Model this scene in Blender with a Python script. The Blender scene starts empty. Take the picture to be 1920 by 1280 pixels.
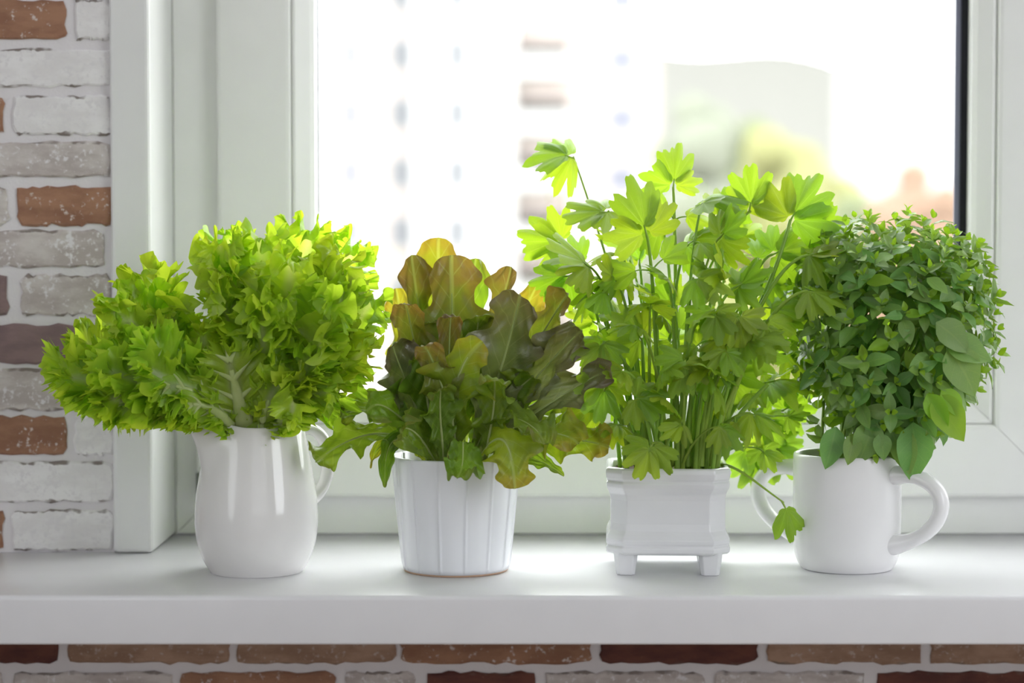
import bpy, math, random
import numpy as np
from mathutils import Vector, Matrix

# ------------------------------------------------------------------ camera, world, lights, exposure
SC = bpy.context.scene
COL = SC.collection
FPX = 3800.0                       # focal length in pixels of the 1920x1280 frame
CAMZ = 0.25                        # camera height above the sill top (z = 0)
PITCH = math.atan(170.0 / FPX)     # horizon at row 470
cam_d = bpy.data.cameras.new('camera')
cam = bpy.data.objects.new('camera', cam_d); COL.objects.link(cam)
cam.location = (0, 0, CAMZ)
cam.rotation_euler = (math.pi / 2 - PITCH, 0, 0)
cam_d.sensor_width = 36.0
cam_d.lens = 36.0 * FPX / 1920.0
cam_d.clip_end = 2000
cam_d.dof.use_dof = True
cam_d.dof.focus_distance = 1.56
cam_d.dof.aperture_fstop = 4.0
SC.camera = cam

world = bpy.data.worlds.new('overcast_sky'); SC.world = world
world.use_nodes = True
world.node_tree.nodes['Background'].inputs[0].default_value = (0.98, 0.99, 1.0, 1)
world.node_tree.nodes['Background'].inputs[1].default_value = 7.0

def area(name, loc, target, sx, sy, power, color=(1, 1, 1)):
    d = bpy.data.lights.new(name, 'AREA'); d.shape = 'RECTANGLE'
    d.size = sx; d.size_y = sy; d.energy = power; d.color = color
    o = bpy.data.objects.new(name, d); COL.objects.link(o)
    o.location = loc
    o.rotation_euler = (Vector(target) - Vector(loc)).to_track_quat('-Z', 'Y').to_euler()
    return o
# daylight from two other windows of the room, then an added fill
area('second_window_light', (-1.42, 0.35, 0.55), (0.2, 0.9, 0.2), 0.9, 1.3, 7, (0.92, 0.96, 1.0))
area('side_window_light', (2.1, 0.25, 0.75), (0.1, 1.6, 0.15), 1.6, 1.5, 36, (0.93, 0.965, 1.0))
area('camera_fill_light', (0.6, -1.9, 0.75), (0.2, 1.6, 0.1), 1.8, 1.4, 6, (0.92, 0.96, 1.0))  # fill added behind the camera to even out the front light, not a window

SC.view_settings.view_transform = 'Standard'
SC.view_settings.look = 'None'
SC.view_settings.exposure = 0.0
SC.view_settings.gamma = 1.0
SC.view_settings.use_curve_mapping = False
try:
    SC.cycles.use_denoising = True
    SC.cycles.max_bounces = 10
    SC.cycles.diffuse_bounces = 5
    SC.cycles.transmission_bounces = 8
    SC.cycles.transparent_max_bounces = 12
    SC.cycles.sample_clamp_indirect = 6.0
except Exception:
    pass

# ------------------------------------------------------------------ helpers
R = math.radians
def pt(px, py, Y):
    """point at depth Y (metres) seen at pixel px, py"""
    dx = (px - 960) / FPX; dy = (640 - py) / FPX
    ry = math.cos(PITCH) + dy * math.sin(PITCH)
    rz = -math.sin(PITCH) + dy * math.cos(PITCH)
    k = Y / ry
    return np.array([dx * k, Y, CAMZ + rz * k])

def srgb(r, g, b):
    f = lambda c: (c / 255) / 12.92 if c / 255 <= 0.04045 else ((c / 255 + 0.055) / 1.055) ** 2.4
    return (f(r), f(g), f(b), 1.0)

def nrm(v):
    v = np.asarray(v, float)
    return v / (np.linalg.norm(v, axis=-1, keepdims=True) + 1e-12)

def tag(o, label=None, cat=None, group=None, kind=None):
    if label: o['label'] = label
    if cat: o['category'] = cat
    if group: o['group'] = group
    if kind: o['kind'] = kind
    return o

def empty(name, loc=(0, 0, 0), parent=None):
    o = bpy.data.objects.new(name, None); COL.objects.link(o)
    o.location = loc; o.empty_display_size = 0.02
    if parent: o.parent = parent
    return o

def link(name, me, parent=None, loc=None, mat=None):
    o = bpy.data.objects.new(name, me); COL.objects.link(o)
    if parent is not None: o.parent = parent
    if loc is not None: o.location = loc
    if mat is not None and len(me.materials) == 0: me.materials.append(mat)
    return o

def mesh(name, verts, faces, mat=None, uv=None, smooth=True):
    me = bpy.data.meshes.new(name)
    verts = np.asarray(verts, np.float32).reshape(-1, 3)
    if isinstance(faces, np.ndarray):
        n, k = faces.shape
        me.vertices.add(len(verts)); me.vertices.foreach_set('co', verts.ravel())
        me.loops.add(n * k); me.loops.foreach_set('vertex_index', faces.astype(np.int32).ravel())
        me.polygons.add(n)
        me.polygons.foreach_set('loop_start', (np.arange(n) * k).astype(np.int32))
        me.polygons.foreach_set('loop_total', np.full(n, k, np.int32))
        me.update(calc_edges=True)
        me.validate()
    else:
        me.from_pydata([tuple(map(float, v)) for v in verts], [], [tuple(f) for f in faces])
    if smooth:
        me.polygons.foreach_set('use_smooth', np.ones(len(me.polygons), bool))
    if uv is not None:
        uv = np.asarray(uv, np.float32).reshape(-1, 2)
        l = me.uv_layers.new(name='UVMap')
        idx = np.empty(len(me.loops), np.int32); me.loops.foreach_get('vertex_index', idx)
        l.data.foreach_set('uv', uv[idx].ravel())
    if mat: me.materials.append(mat)
    me.update()
    return me

def grid_faces(n, m, wrap_m=False, wrap_n=False):
    i = np.arange(n if wrap_n else n - 1); j = np.arange(m if wrap_m else m - 1)
    I, J = np.meshgrid(i, j, indexing='ij')
    I2 = (I + 1) % n; J2 = (J + 1) % m
    return np.stack([I * m + J, I2 * m + J, I2 * m + J2, I * m + J2], -1).reshape(-1, 4)

def box_data(x0, x1, y0, y1, z0, z1):
    v = [(x0, y0, z0), (x1, y0, z0), (x1, y1, z0), (x0, y1, z0), (x0, y0, z1), (x1, y0, z1), (x1, y1, z1), (x0, y1, z1)]
    f = [(0, 3, 2, 1), (4, 5, 6, 7), (0, 1, 5, 4), (1, 2, 6, 5), (2, 3, 7, 6), (3, 0, 4, 7)]
    return v, f

def boxes(name, lst, mat, parent=None, bevel=0.0, loc=None):
    V, F = [], []
    for b in lst:
        v, f = box_data(*b); k = len(V)
        V += v; F += [tuple(i + k for i in q) for q in f]
    me = mesh(name, V, F, mat, smooth=False)
    o = link(name, me, parent, loc)
    if bevel:
        m = o.modifiers.new('bevel', 'BEVEL'); m.width = bevel; m.segments = 3; m.limit_method = 'ANGLE'
    return o

def bez(P, n):
    """Bezier curve of any order through control points P"""
    P = [np.asarray(p, float) for p in P]
    t = np.linspace(0, 1, n)[:, None]
    k = len(P) - 1
    return sum(math.comb(k, i) * (1 - t) ** (k - i) * t ** i * P[i] for i in range(k + 1))

def tube_data(C, rad, sides=8, flat=1.0, hint=(0, -1, 0.2)):
    C = np.asarray(C, float); n = len(C)
    rad = np.broadcast_to(np.asarray(rad, float), (n,))
    T = nrm(np.gradient(C, axis=0)); h = np.asarray(hint, float)
    S = nrm(np.cross(T, h)); N = np.cross(S, T)
    a = np.linspace(0, 2 * math.pi, sides, endpoint=False)
    V = C[:, None] + rad[:, None, None] * (np.cos(a)[None, :, None] * S[:, None] + flat * np.sin(a)[None, :, None] * N[:, None])
    F = grid_faces(n, sides, wrap_m=True)
    return V.reshape(-1, 3), F

def join(parts):
    V, F, k = [], [], 0
    for v, f in parts:
        V.append(v); F.append(f + k); k += len(v)
    return np.concatenate(V), np.concatenate(F)

def lathe(prof, n=96, fn=None):
    prof = np.asarray(prof, float)
    a = np.linspace(0, 2 * math.pi, n, endpoint=False)
    r = prof[:, 0][:, None]; z = prof[:, 1][:, None]
    X = r * np.cos(a); Y = r * np.sin(a); Z = z + 0 * a
    P = np.stack([X, Y, Z], -1)
    if fn is not None: P = fn(P, a, r, z)
    return P.reshape(-1, 3), grid_faces(len(prof), n, wrap_m=True)[:, ::-1]

def smooth_prof(pts, n=40):
    """Catmull-Rom through (r, z) points"""
    p = np.asarray(pts, float); p = np.vstack([2 * p[0] - p[1], p, 2 * p[-1] - p[-2]])
    out = []
    m = len(p) - 3
    for i in range(m):
        for t in np.linspace(0, 1, max(2, n // m), endpoint=False):
            a, b, c, d = p[i:i + 4]
            out.append(0.5 * ((2 * b) + (c - a) * t + (2 * a - 5 * b + 4 * c - d) * t * t + (3 * b - a - 3 * c + d) * t ** 3))
    out.append(p[-2])
    return np.array(out)

# ------------------------------------------------------------------ materials
class NT:
    def __init__(s, name):
        s.m = bpy.data.materials.new(name); s.m.use_nodes = True
        s.t = s.m.node_tree; s.t.nodes.clear()
        s.out = s.t.nodes.new('ShaderNodeOutputMaterial')
    def n(s, typ, **kw):
        nd = s.t.nodes.new(typ)
        for k, v in kw.items():
            if k.startswith('i_'):
                key = k[2:]
                nd.inputs[int(key) if key.isdigit() else key.replace('_', ' ')].default_value = v
            else: setattr(nd, k, v)
        return nd
    def l(s, a, b): s.t.links.new(a, b)
    def math(s, op, a, b=None, clamp=False):
        nd = s.t.nodes.new('ShaderNodeMath'); nd.operation = op; nd.use_clamp = clamp
        for i, x in enumerate((a, b)):
            if x is None: continue
            if isinstance(x, (int, float)): nd.inputs[i].default_value = x
            else: s.l(x, nd.inputs[i])
        return nd.outputs[0]
    def mix(s, f, a, b):
        nd = s.t.nodes.new('ShaderNodeMix'); nd.data_type = 'RGBA'
        for sock, x in ((nd.inputs[0], f), (nd.inputs[6], a), (nd.inputs[7], b)):
            if isinstance(x, (int, float, tuple)): sock.default_value = x
            else: s.l(x, sock)
        return nd.outputs[2]
    def ramp(s, v, lo, hi):
        nd = s.t.nodes.new('ShaderNodeMapRange'); nd.interpolation_type = 'SMOOTHSTEP'
        nd.inputs[1].default_value = lo; nd.inputs[2].default_value = hi
        s.l(v, nd.inputs[0]); return nd.outputs[0]
    def noise(s, scale, detail=3, vec=None, rough=0.5):
        nd = s.t.nodes.new('ShaderNodeTexNoise'); nd.inputs['Scale'].default_value = scale
        nd.inputs['Detail'].default_value = detail; nd.inputs['Roughness'].default_value = rough
        if vec is not None: s.l(vec, nd.inputs['Vector'])
        return nd.outputs[0]

def plain(name, col, rough=0.5, spec=0.5, bump=0.0, bscale=200, coat=0.0):
    t = NT(name)
    p = t.n('ShaderNodeBsdfPrincipled'); p.inputs['Base Color'].default_value = col
    p.inputs['Roughness'].default_value = rough; p.inputs['Specular IOR Level'].default_value = spec
    p.inputs['Coat Weight'].default_value = coat; p.inputs['Coat Roughness'].default_value = 0.06
    tc = t.n('ShaderNodeTexCoord')
    nz = t.noise(bscale * 0.15, 3, tc.outputs['Object'])
    c2 = tuple(x * 0.94 for x in col[:3]) + (1,)
    t.l(t.mix(nz, c2, col), p.inputs['Base Color'])
    if bump:
        b = t.n('ShaderNodeBump'); b.inputs['Strength'].default_value = bump; b.inputs['Distance'].default_value = 0.001
        t.l(t.noise(bscale, 3, tc.outputs['Object']), b.inputs['Height']); t.l(b.outputs[0], p.inputs['Normal'])
    t.l(p.outputs[0], t.out.inputs[0])
    return t.m

M = {}
M['sill'] = plain('white_laminate', srgb(236, 235, 238), 0.32, 0.4)
M['pvc'] = plain('white_pvc', srgb(238, 238, 236), 0.3, 0.45)
M['trimwhite'] = plain('white_trim', srgb(232, 232, 231), 0.35, 0.45)
M['ceramic'] = plain('white_glazed_ceramic', srgb(232, 230, 229), 0.12, 0.55, coat=0.3)
M['ceramic_cool'] = plain('white_glazed_pot', srgb(236, 237, 242), 0.22, 0.5, coat=0.2)
M['ceramic_planter'] = plain('white_glazed_planter', srgb(230, 230, 233), 0.15, 0.55, coat=0.3)
M['mug'] = plain('white_stoneware', srgb(240, 239, 240), 0.25, 0.5, coat=0.2)
M['bisque'] = plain('unglazed_clay', srgb(196, 164, 140), 0.8, 0.2)
M['rubber'] = plain('black_rubber', srgb(24, 25, 32), 0.6, 0.3)
M['spacer'] = plain('grey_spacer', srgb(120, 122, 140), 0.5, 0.3)
M['steel'] = plain('grey_hinge_metal', srgb(120, 122, 118), 0.4, 0.5)
M['soil'] = plain('dark_soil', srgb(62, 48, 36), 0.95, 0.1, bump=1.0, bscale=400)
M['wallpaint'] = plain('white_room_paint', srgb(224, 224, 224), 0.8, 0.2)
M['floorwood'] = plain('light_wood_floor', srgb(156, 140, 126), 0.6, 0.3)
M['mortar'] = plain('whitewashed_mortar', srgb(228, 224, 226), 0.85, 0.15, bump=0.35, bscale=500)

def brick_mat(name, base, dark, paint, amount, crack):
    t = NT(name)
    p = t.n('ShaderNodeBsdfPrincipled'); p.inputs['Roughness'].default_value = 0.85
    p.inputs['Specular IOR Level'].default_value = 0.15
    tc = t.n('ShaderNodeTexCoord'); oi = t.n('ShaderNodeObjectInfo')
    off = t.n('ShaderNodeVectorMath', operation='ADD'); t.l(tc.outputs['Object'], off.inputs[0])
    sc = t.n('ShaderNodeVectorMath', operation='SCALE'); sc.inputs[0].default_value = (7.0, 3.0, 5.0)
    t.l(oi.outputs['Random'], sc.inputs['Scale']); t.l(sc.outputs[0], off.inputs[1])
    v = off.outputs[0]
    stretch = t.n('ShaderNodeVectorMath', operation='MULTIPLY'); stretch.inputs[1].default_value = (0.6, 1, 1.5)
    t.l(v, stretch.inputs[0])
    big = t.noise(45, 5, stretch.outputs[0], 0.6); fine = t.noise(260, 4, v, 0.6)
    c = t.mix(t.ramp(big, 0.35, 0.65), dark, base)
    m = t.math('ADD', t.math('MULTIPLY', fine, 0.55), t.math('MULTIPLY', t.noise(75, 4, v, 0.65), 0.45))
    c = t.mix(t.ramp(m, amount, amount + 0.09), c, paint)
    # worn dark line along the lower and upper arris
    sep = t.n('ShaderNodeSeparateXYZ'); t.l(tc.outputs['UV'], sep.inputs[0])
    wob = t.math('MULTIPLY', t.math('SUBTRACT', t.noise(120, 3, v), 0.5), 0.22)
    vv = t.math('ABSOLUTE', t.math('SUBTRACT', t.math('ADD', sep.outputs[1], wob), 0.5))
    ln = t.math('MULTIPLY', t.ramp(vv, 0.44, 0.47), t.ramp(t.noise(60, 2, v), 0.44, 0.60))
    c = t.mix(t.math('MULTIPLY', ln, crack), c, srgb(120, 108, 102))
    t.l(c, p.inputs['Base Color'])
    b = t.n('ShaderNodeBump'); b.inputs['Strength'].default_value = 0.5; b.inputs['Distance'].default_value = 0.0008
    t.l(m, b.inputs['Height']); t.l(b.outputs[0], p.inputs['Normal'])
    t.l(p.outputs[0], t.out.inputs[0])
    return t.m
PAINT = srgb(224, 221, 222)
BR = {
    'w': brick_mat('brick_whitewashed', srgb(236, 234, 234), srgb(226, 223, 223), PAINT, 0.50, 0.9),
    'g': brick_mat('brick_grey_limewash', srgb(208, 201, 197), srgb(180, 170, 166), PAINT, 0.53, 0.8),
    'b': brick_mat('brick_brown', srgb(166, 126, 102), srgb(144, 106, 86), srgb(210, 198, 192), 0.555, 0.2),
    'm': brick_mat('brick_mauve', srgb(146, 124, 122), srgb(128, 108, 108), srgb(186, 178, 178), 0.60, 0.2),
    't': brick_mat('brick_tan', srgb(176, 146, 126), srgb(150, 120, 102), srgb(190, 172, 160), 0.54, 0.7),
    'd': brick_mat('brick_dark_red', srgb(112, 72, 62), srgb(90, 58, 54), srgb(150, 110, 96), 0.61, 0.3),
}

def glass_mat():
    t = NT('window_glass')
    tr = t.n('ShaderNodeBsdfTransparent'); tr.inputs[0].default_value = (0.97, 0.985, 0.98, 1)
    gl = t.n('ShaderNodeBsdfGlossy'); gl.inputs['Roughness'].default_value = 0.02
    lw = t.n('ShaderNodeLayerWeight'); lw.inputs[0].default_value = 0.5
    fr = t.math('ADD', 0.03, t.math('MULTIPLY', t.math('POWER', lw.outputs['Facing'], 5.0), 0.6))
    mx = t.n('ShaderNodeMixShader'); t.l(fr, mx.inputs[0]); t.l(tr.outputs[0], mx.inputs[1]); t.l(gl.outputs[0], mx.inputs[2])
    t.l(mx.outputs[0], t.out.inputs[0]); return t.m
M['glass'] = glass_mat()

def leaf_mat(name, build, trans_gain=(1.25, 1.2, 0.6), fac=0.5, rough=0.4, spec=0.5, bump=0.3, bscale=900, hue=0.03, val=0.25):
    """thin leaf: coloured skin over a translucent sheet; build(t) returns the colour socket"""
    t = NT(name)
    c = build(t)
    oi = t.n('ShaderNodeObjectInfo')
    hs = t.n('ShaderNodeHueSaturation')
    t.l(t.math('ADD', t.math('MULTIPLY', oi.outputs['Random'], hue), 0.5 - hue / 2), hs.inputs['Hue'])
    r2 = t.math('FRACT', t.math('MULTIPLY', oi.outputs['Random'], 7.31))
    t.l(t.math('ADD', t.math('MULTIPLY', r2, val), 1 - val / 2), hs.inputs['Value'])
    t.l(c, hs.inputs['Color'])
    p = t.n('ShaderNodeBsdfPrincipled'); p.inputs['Roughness'].default_value = rough
    p.inputs['Specular IOR Level'].default_value = spec
    t.l(hs.outputs[0], p.inputs['Base Color'])
    g = t.n('ShaderNodeVectorMath', operation='MULTIPLY'); g.inputs[1].default_value = trans_gain
    t.l(hs.outputs[0], g.inputs[0])
    tl = t.n('ShaderNodeBsdfTranslucent'); t.l(g.outputs[0], tl.inputs[0])
    mx = t.n('ShaderNodeMixShader'); mx.inputs[0].default_value = fac
    t.l(p.outputs[0], mx.inputs[1]); t.l(tl.outputs[0], mx.inputs[2])
    if bump:
        tc = t.n('ShaderNodeTexCoord')
        b = t.n('ShaderNodeBump'); b.inputs['Strength'].default_value = bump; b.inputs['Distance'].default_value = 0.0006
        t.l(t.noise(bscale, 2, tc.outputs['Object']), b.inputs['Height'])
        t.l(b.outputs[0], p.inputs['Normal']); t.l(b.outputs[0], tl.inputs['Normal'])
    t.l(mx.outputs[0], t.out.inputs[0])
    return t.m

def uvsep(t):
    tc = t.n('ShaderNodeTexCoord'); s = t.n('ShaderNodeSeparateXYZ'); t.l(tc.outputs['UV'], s.inputs[0])
    return s.outputs[0], s.outputs[1], tc

def curly_build(t):
    u, v, tc = uvsep(t)
    nz = t.noise(60, 3, tc.outputs['Object'])
    green = t.mix(nz, srgb(166, 200, 44), srgb(204, 226, 88))
    pale = srgb(206, 214, 160)
    cen = t.math('MULTIPLY', t.ramp(v, 0.30, 0.0), 0.8)
    return t.mix(cen, green, pale)
M['curly'] = leaf_mat('curly_lettuce_leaf', curly_build, (1.3, 1.25, 0.65), 0.6, 0.36, 0.8, 0.35, 700, 0.025, 0.22)
M['rib'] = leaf_mat('pale_lettuce_rib', lambda t: t.mix(t.noise(150, 3, t.n('ShaderNodeTexCoord').outputs['Object']), srgb(188, 206, 120), srgb(214, 224, 168)), (1.0, 1.0, 0.7), 0.4, 0.35, 0.5, 0.2, 300, 0.0, 0.05)

def oak_build(green1, green2, red1, red2, lo, hi, margin):
    def f(t):
        u, v, tc = uvsep(t)
        nz = t.noise(55, 4, tc.outputs['Object'])
        g = t.mix(nz, green1, green2)
        r = t.mix(t.noise(90, 3, tc.outputs['Object']), red1, red2)
        au = t.math('ABSOLUTE', t.math('SUBTRACT', u, 0.5))
        k = t.math('ADD', v, t.math('MULTIPLY', t.math('SUBTRACT', nz, 0.5), 0.5))
        k = t.math('ADD', k, t.math('MULTIPLY', au, margin))
        c = t.mix(t.ramp(k, lo, hi), g, r)
        # pale veins, running out from the midrib
        ph = t.math('ADD', t.math('MULTIPLY', v, 58.0), t.math('MULTIPLY', au, -30.0))
        sv = t.ramp(t.math('SINE', ph), 0.93, 1.0)
        sv = t.math('MULTIPLY', sv, t.ramp(au, 0.42, 0.05))
        mid = t.ramp(au, 0.035, 0.012)
        pale = t.mix(0.5, g, srgb(196, 204, 150))
        c = t.mix(t.math('MAXIMUM', t.math('MULTIPLY', sv, 0.3), t.math('MULTIPLY', mid, 0.5)), c, pale)
        st = t.ramp(v, 0.30, 0.05)
        return t.mix(t.math('MULTIPLY', st, 0.8), c, srgb(196, 208, 140))
    return f
M['oakg'] = leaf_mat('oak_lettuce_green', oak_build(srgb(96, 132, 34), srgb(140, 168, 54), srgb(134, 124, 52), srgb(120, 98, 58), 0.86, 1.3, 0.4), (1.2, 1.15, 0.5), 0.48, 0.35, 0.5)
M['oako'] = leaf_mat('oak_lettuce_olive', oak_build(srgb(124, 152, 34), srgb(162, 176, 54), srgb(164, 150, 58), srgb(148, 120, 62), 0.72, 1.2, 0.5), (1.25, 1.15, 0.5), 0.5, 0.35, 0.5)
M['oakr'] = leaf_mat('oak_lettuce_bronze', oak_build(srgb(108, 136, 44), srgb(136, 150, 56), srgb(142, 124, 62), srgb(122, 92, 64), 0.6, 1.15, 0.5), (1.2, 1.1, 0.55), 0.45, 0.3, 0.6)
M['oakd'] = leaf_mat('oak_lettuce_dark', oak_build(srgb(112, 132, 72), srgb(134, 146, 92), srgb(124, 116, 84), srgb(112, 92, 74), 0.6, 1.25, 0.5), (1.05, 1.0, 0.5), 0.3, 0.28, 0.7)

def celery_build(t):
    u, v, tc = uvsep(t)
    nz = t.noise(80, 3, tc.outputs['Object'])
    g = t.mix(nz, srgb(122, 162, 34), srgb(162, 194, 56))
    w = t.math('ABSOLUTE', t.math('SINE', t.math('MULTIPLY', u, 28.3)))
    vein = t.math('MULTIPLY', t.ramp(w, 0.16, 0.03), t.ramp(v, 1.0, 0.4))
    return t.mix(t.math('MULTIPLY', vein, 0.4), g, srgb(190, 214, 120))
M['celery'] = leaf_mat('celery_leaf', celery_build, (1.4, 1.25, 0.6), 0.52, 0.32, 0.8, 0.4, 700, 0.035, 0.3)
M['stalk'] = leaf_mat('celery_stalk', lambda t: t.mix(t.noise(60, 2, t.n('ShaderNodeTexCoord').outputs['Object']), srgb(136, 176, 52), srgb(176, 202, 92)), (1.1, 1.1, 0.7), 0.3, 0.35, 0.5, 0.0, 300, 0.02, 0.15)

def basil_build(t):
    u, v, tc = uvsep(t)
    nz = t.noise(120, 3, tc.outputs['Object'])
    g = t.mix(nz, srgb(104, 154, 68), srgb(142, 184, 92))
    au = t.math('ABSOLUTE', t.math('SUBTRACT', u, 0.5))
    ph = t.math('ADD', t.math('MULTIPLY', v, 30.0), t.math('MULTIPLY', au, -16.0))
    sv = t.math('MULTIPLY', t.ramp(t.math('SINE', ph), 0.9, 1.0), 0.2)
    return t.mix(t.math('MAXIMUM', sv, t.math('MULTIPLY', t.ramp(au, 0.05, 0.02), 0.4)), g, srgb(150, 186, 96))
M['basil'] = leaf_mat('basil_leaf', basil_build, (1.3, 1.2, 0.4), 0.36, 0.42, 1.0, 0.3, 600, 0.04, 0.35)
def basil_young_build(t):
    c = basil_build(t)
    return t.mix(0.65, c, srgb(150, 196, 40))
M['basily'] = leaf_mat('basil_young_leaf', basil_young_build, (1.3, 1.25, 0.45), 0.45, 0.36, 0.5, 0.3, 600, 0.03, 0.25)

# ------------------------------------------------------------------ room shell
YW = 1.675         # face of the brick wall
XL, XR = -0.330, 1.352   # outer edges of the window casing
ZT = 1.60
wall = boxes('wall_front', [(-1.5, XL, YW, 1.95, -0.85, 2.05), (XR, 2.2, YW, 1.95, -0.85, 2.05),
                            (XL, XR, YW, 1.95, -0.85, -0.038), (XL, XR, YW, 1.95, ZT + 0.034, 2.05)], M['mortar'])
tag(wall, 'whitewashed and brown brick wall around the window and below the sill', kind='structure')
tag(boxes('wall_left', [(-1.6, -1.5, -2.2, 1.95, -0.85, 2.05)], M['wallpaint']), 'plain white side wall next to the bricks', kind='structure')
tag(boxes('wall_right', [(2.2, 2.3, -2.2, 1.95, -0.85, 2.05)], M['wallpaint']), 'plain white side wall far from the bricks', kind='structure')
tag(boxes('wall_back', [(-1.6, 2.3, -2.3, -2.2, -0.85, 2.05)], M['wallpaint']), 'plain white room wall facing the window', kind='structure')
tag(boxes('floor', [(-1.6, 2.3, -2.3, 1.95, -0.95, -0.85)], M['floorwood']), 'light wooden room floor', kind='structure')
tag(boxes('ceiling', [(-1.6, 2.3, -2.3, 1.95, 2.05, 2.15)], M['wallpaint']), 'white room ceiling', kind='structure')

# bricks: rows given by photo rows/columns on the wall plane
brng = random.Random(5)
def add_brick(x0, x1, y0, y1, kind):
    a = pt(x0, y1, YW); b = pt(x1, y0, YW)
    X0, X1, Z0, Z1 = a[0], b[0], a[2], b[2]
    cx, cz = (X0 + X1) / 2, (Z0 + Z1) / 2
    w, h = X1 - X0, Z1 - Z0
    pts = []
    nx, nz = 16, 5
    j = 0.0015
    per = [(-w/2 + w * i / nx, -h/2) for i in range(nx)] + [(w/2, -h/2 + h * i / nz) for i in range(nz)] + \
          [(w/2 - w * i / nx, h/2) for i in range(nx)] + [(-w/2, h/2 - h * i / nz) for i in range(nz)]
    for (x, z) in per:
        cut = 0.0014 if (abs(abs(x) - w/2) < 1e-6 and abs(abs(z) - h/2) < 1e-6) else 0
        x -= math.copysign(cut, x); z -= math.copysign(cut, z)
        pts.append((x + brng.uniform(-j, j), z + brng.uniform(-j, j)))
    n = len(pts); dep = 0.0022 + brng.uniform(-0.0004, 0.0006)
    V = [(x, 0.004, z) for x, z in pts] + [(x, -dep * 0.55, z) for x, z in pts] + [(x * (1 - 0.0016 / w * 2), -dep, z * (1 - 0.0016 / h * 2)) for x, z in pts]
    F = [(i + n * k, (i + 1) % n + n * k, (i + 1) % n + n * (k + 1), i + n * (k + 1)) for k in (0, 1) for i in range(n)]
    F.append(tuple(range(2 * n, 3 * n)))
    uv = [((v[0] / w) + 0.5, (v[2] / h) + 0.5) for v in V]
    me = mesh('brick', V, F, BR[kind], uv=uv, smooth=False)
    link('brick', me, wall, (cx, YW, cz))
rows = [  # y0, y1, [(x0, x1, kind)]
    (-105, -18, [(-330, -10, 'g'), (8, 205, 'w')]),
    (0, 74, [(-200, 123, 'b'), (140, 208, 'w')]),
    (92, 162, [(-160, 208, 'w')]),
    (180, 252, [(-300, 8, 'b'), (25, 209, 'w')]),
    (266, 332, [(-160, 210, 'g')]),
    (350, 422, [(-300, 16, 'g'), (32, 211, 'b')]),
    (432, 500, [(-130, 197, 'g')]),
    (515, 590, [(-300, 15, 'm'), (41, 211, 'g')]),
    (608, 680, [(-180, 152, 'm'), (168, 211, 'w')]),
    (692, 768, [(-300, -90, 't'), (-72, 212, 'g')]),
    (780, 852, [(-200, 123, 'b'), (140, 213, 'w')]),
    (866, 940, [(-160, 213, 'w')]),
    (956, 1031, [(-300, 7, 'b'), (25, 213, 'w')]),
]
for y0, y1, lst in rows:
    for x0, x1, k in lst: add_brick(x0, x1, y0, y1, k)
    x = lst[0][0]
    while x > -620:                                  # the wall carries on to the left of the frame
        x1 = x - 17; x = x1 - brng.uniform(290, 335); add_brick(x, x1, y0, y1, brng.choice('wwgbmgt'))
low = [
    (1180, 1243, [(-210, 111, 'd'), (130, 430, 't'), (446, 740, 't'), (752, 1108, 'b'), (1126, 1420, 'd'), (1438, 1728, 't'), (1744, 2060, 't'), (2078, 2390, 'b')]),
    (1259, 1330, [(-300, 6, 'g'), (24, 326, 'g'), (340, 630, 'b'), (650, 778, 'g'), (800, 1004, 'd'), (1022, 1320, 'g'), (1338, 1622, 'g'), (1642, 1960, 'd'), (1978, 2290, 'g')]),
    (1347, 1416, [(-140, 170, 'g'), (188, 500, 't'), (518, 830, 'd'), (848, 1160, 'g'), (1178, 1490, 'b'), (1508, 1820, 'g'), (1838, 2150, 't')]),
]
for y0, y1, lst in low:
    for x0, x1, k in lst: add_brick(x0, x1, y0, y1, k)

# sill: one rounded board
def prism_x(name, prof, x0, x1, mat, parent=None):
    n = len(prof)
    V = [(x0, y, z) for y, z in prof] + [(x1, y, z) for y, z in prof]
    F = [(i, (i + 1) % n, (i + 1) % n + n, i + n) for i in range(n)] + [tuple(range(n))[::-1], tuple(range(n, 2 * n))]
    o = link(name, mesh(name, V, F, mat, smooth=False), parent)
    return o
def arc(cy, cz, r, a0, a1, n=6):
    return [(cy + r * math.cos(R(a0 + (a1 - a0) * i / n)), cz + r * math.sin(R(a0 + (a1 - a0) * i / n))) for i in range(n + 1)]
prof = [(1.80, -0.036), (1.80, 0.0)] + arc(1.4615 + 0.004, -0.004, 0.004, 90, 180) + arc(1.4615 + 0.002, -0.034, 0.002, 180, 270)
sill = prism_x('windowsill', prof, -1.45, 1.9, M['sill'])
for p_ in sill.data.polygons: p_.use_smooth = len(p_.vertices) == 4
tag(sill, 'wide glossy white windowsill board carrying the four pots', kind='structure')

# casing around the window recess
def casing(name, x0, x1, z0, z1, inner):
    o = boxes(name, [(x0, x1, 1.667, 1.80, z0, z1)], M['trimwhite'], bevel=0.004)
    tag(o, kind='structure'); return o
tag(casing('trim_1', XL, -0.2968, 0.0, ZT, 1), 'white casing board between the brick wall and the window frame')
tag(casing('trim_2', 1.3188, XR, 0.0, ZT, -1), 'white casing board at the far right end of the window')
tag(casing('trim_3', XL, XR, ZT, ZT + 0.034, 0), 'white casing board across the top of the window')

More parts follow.
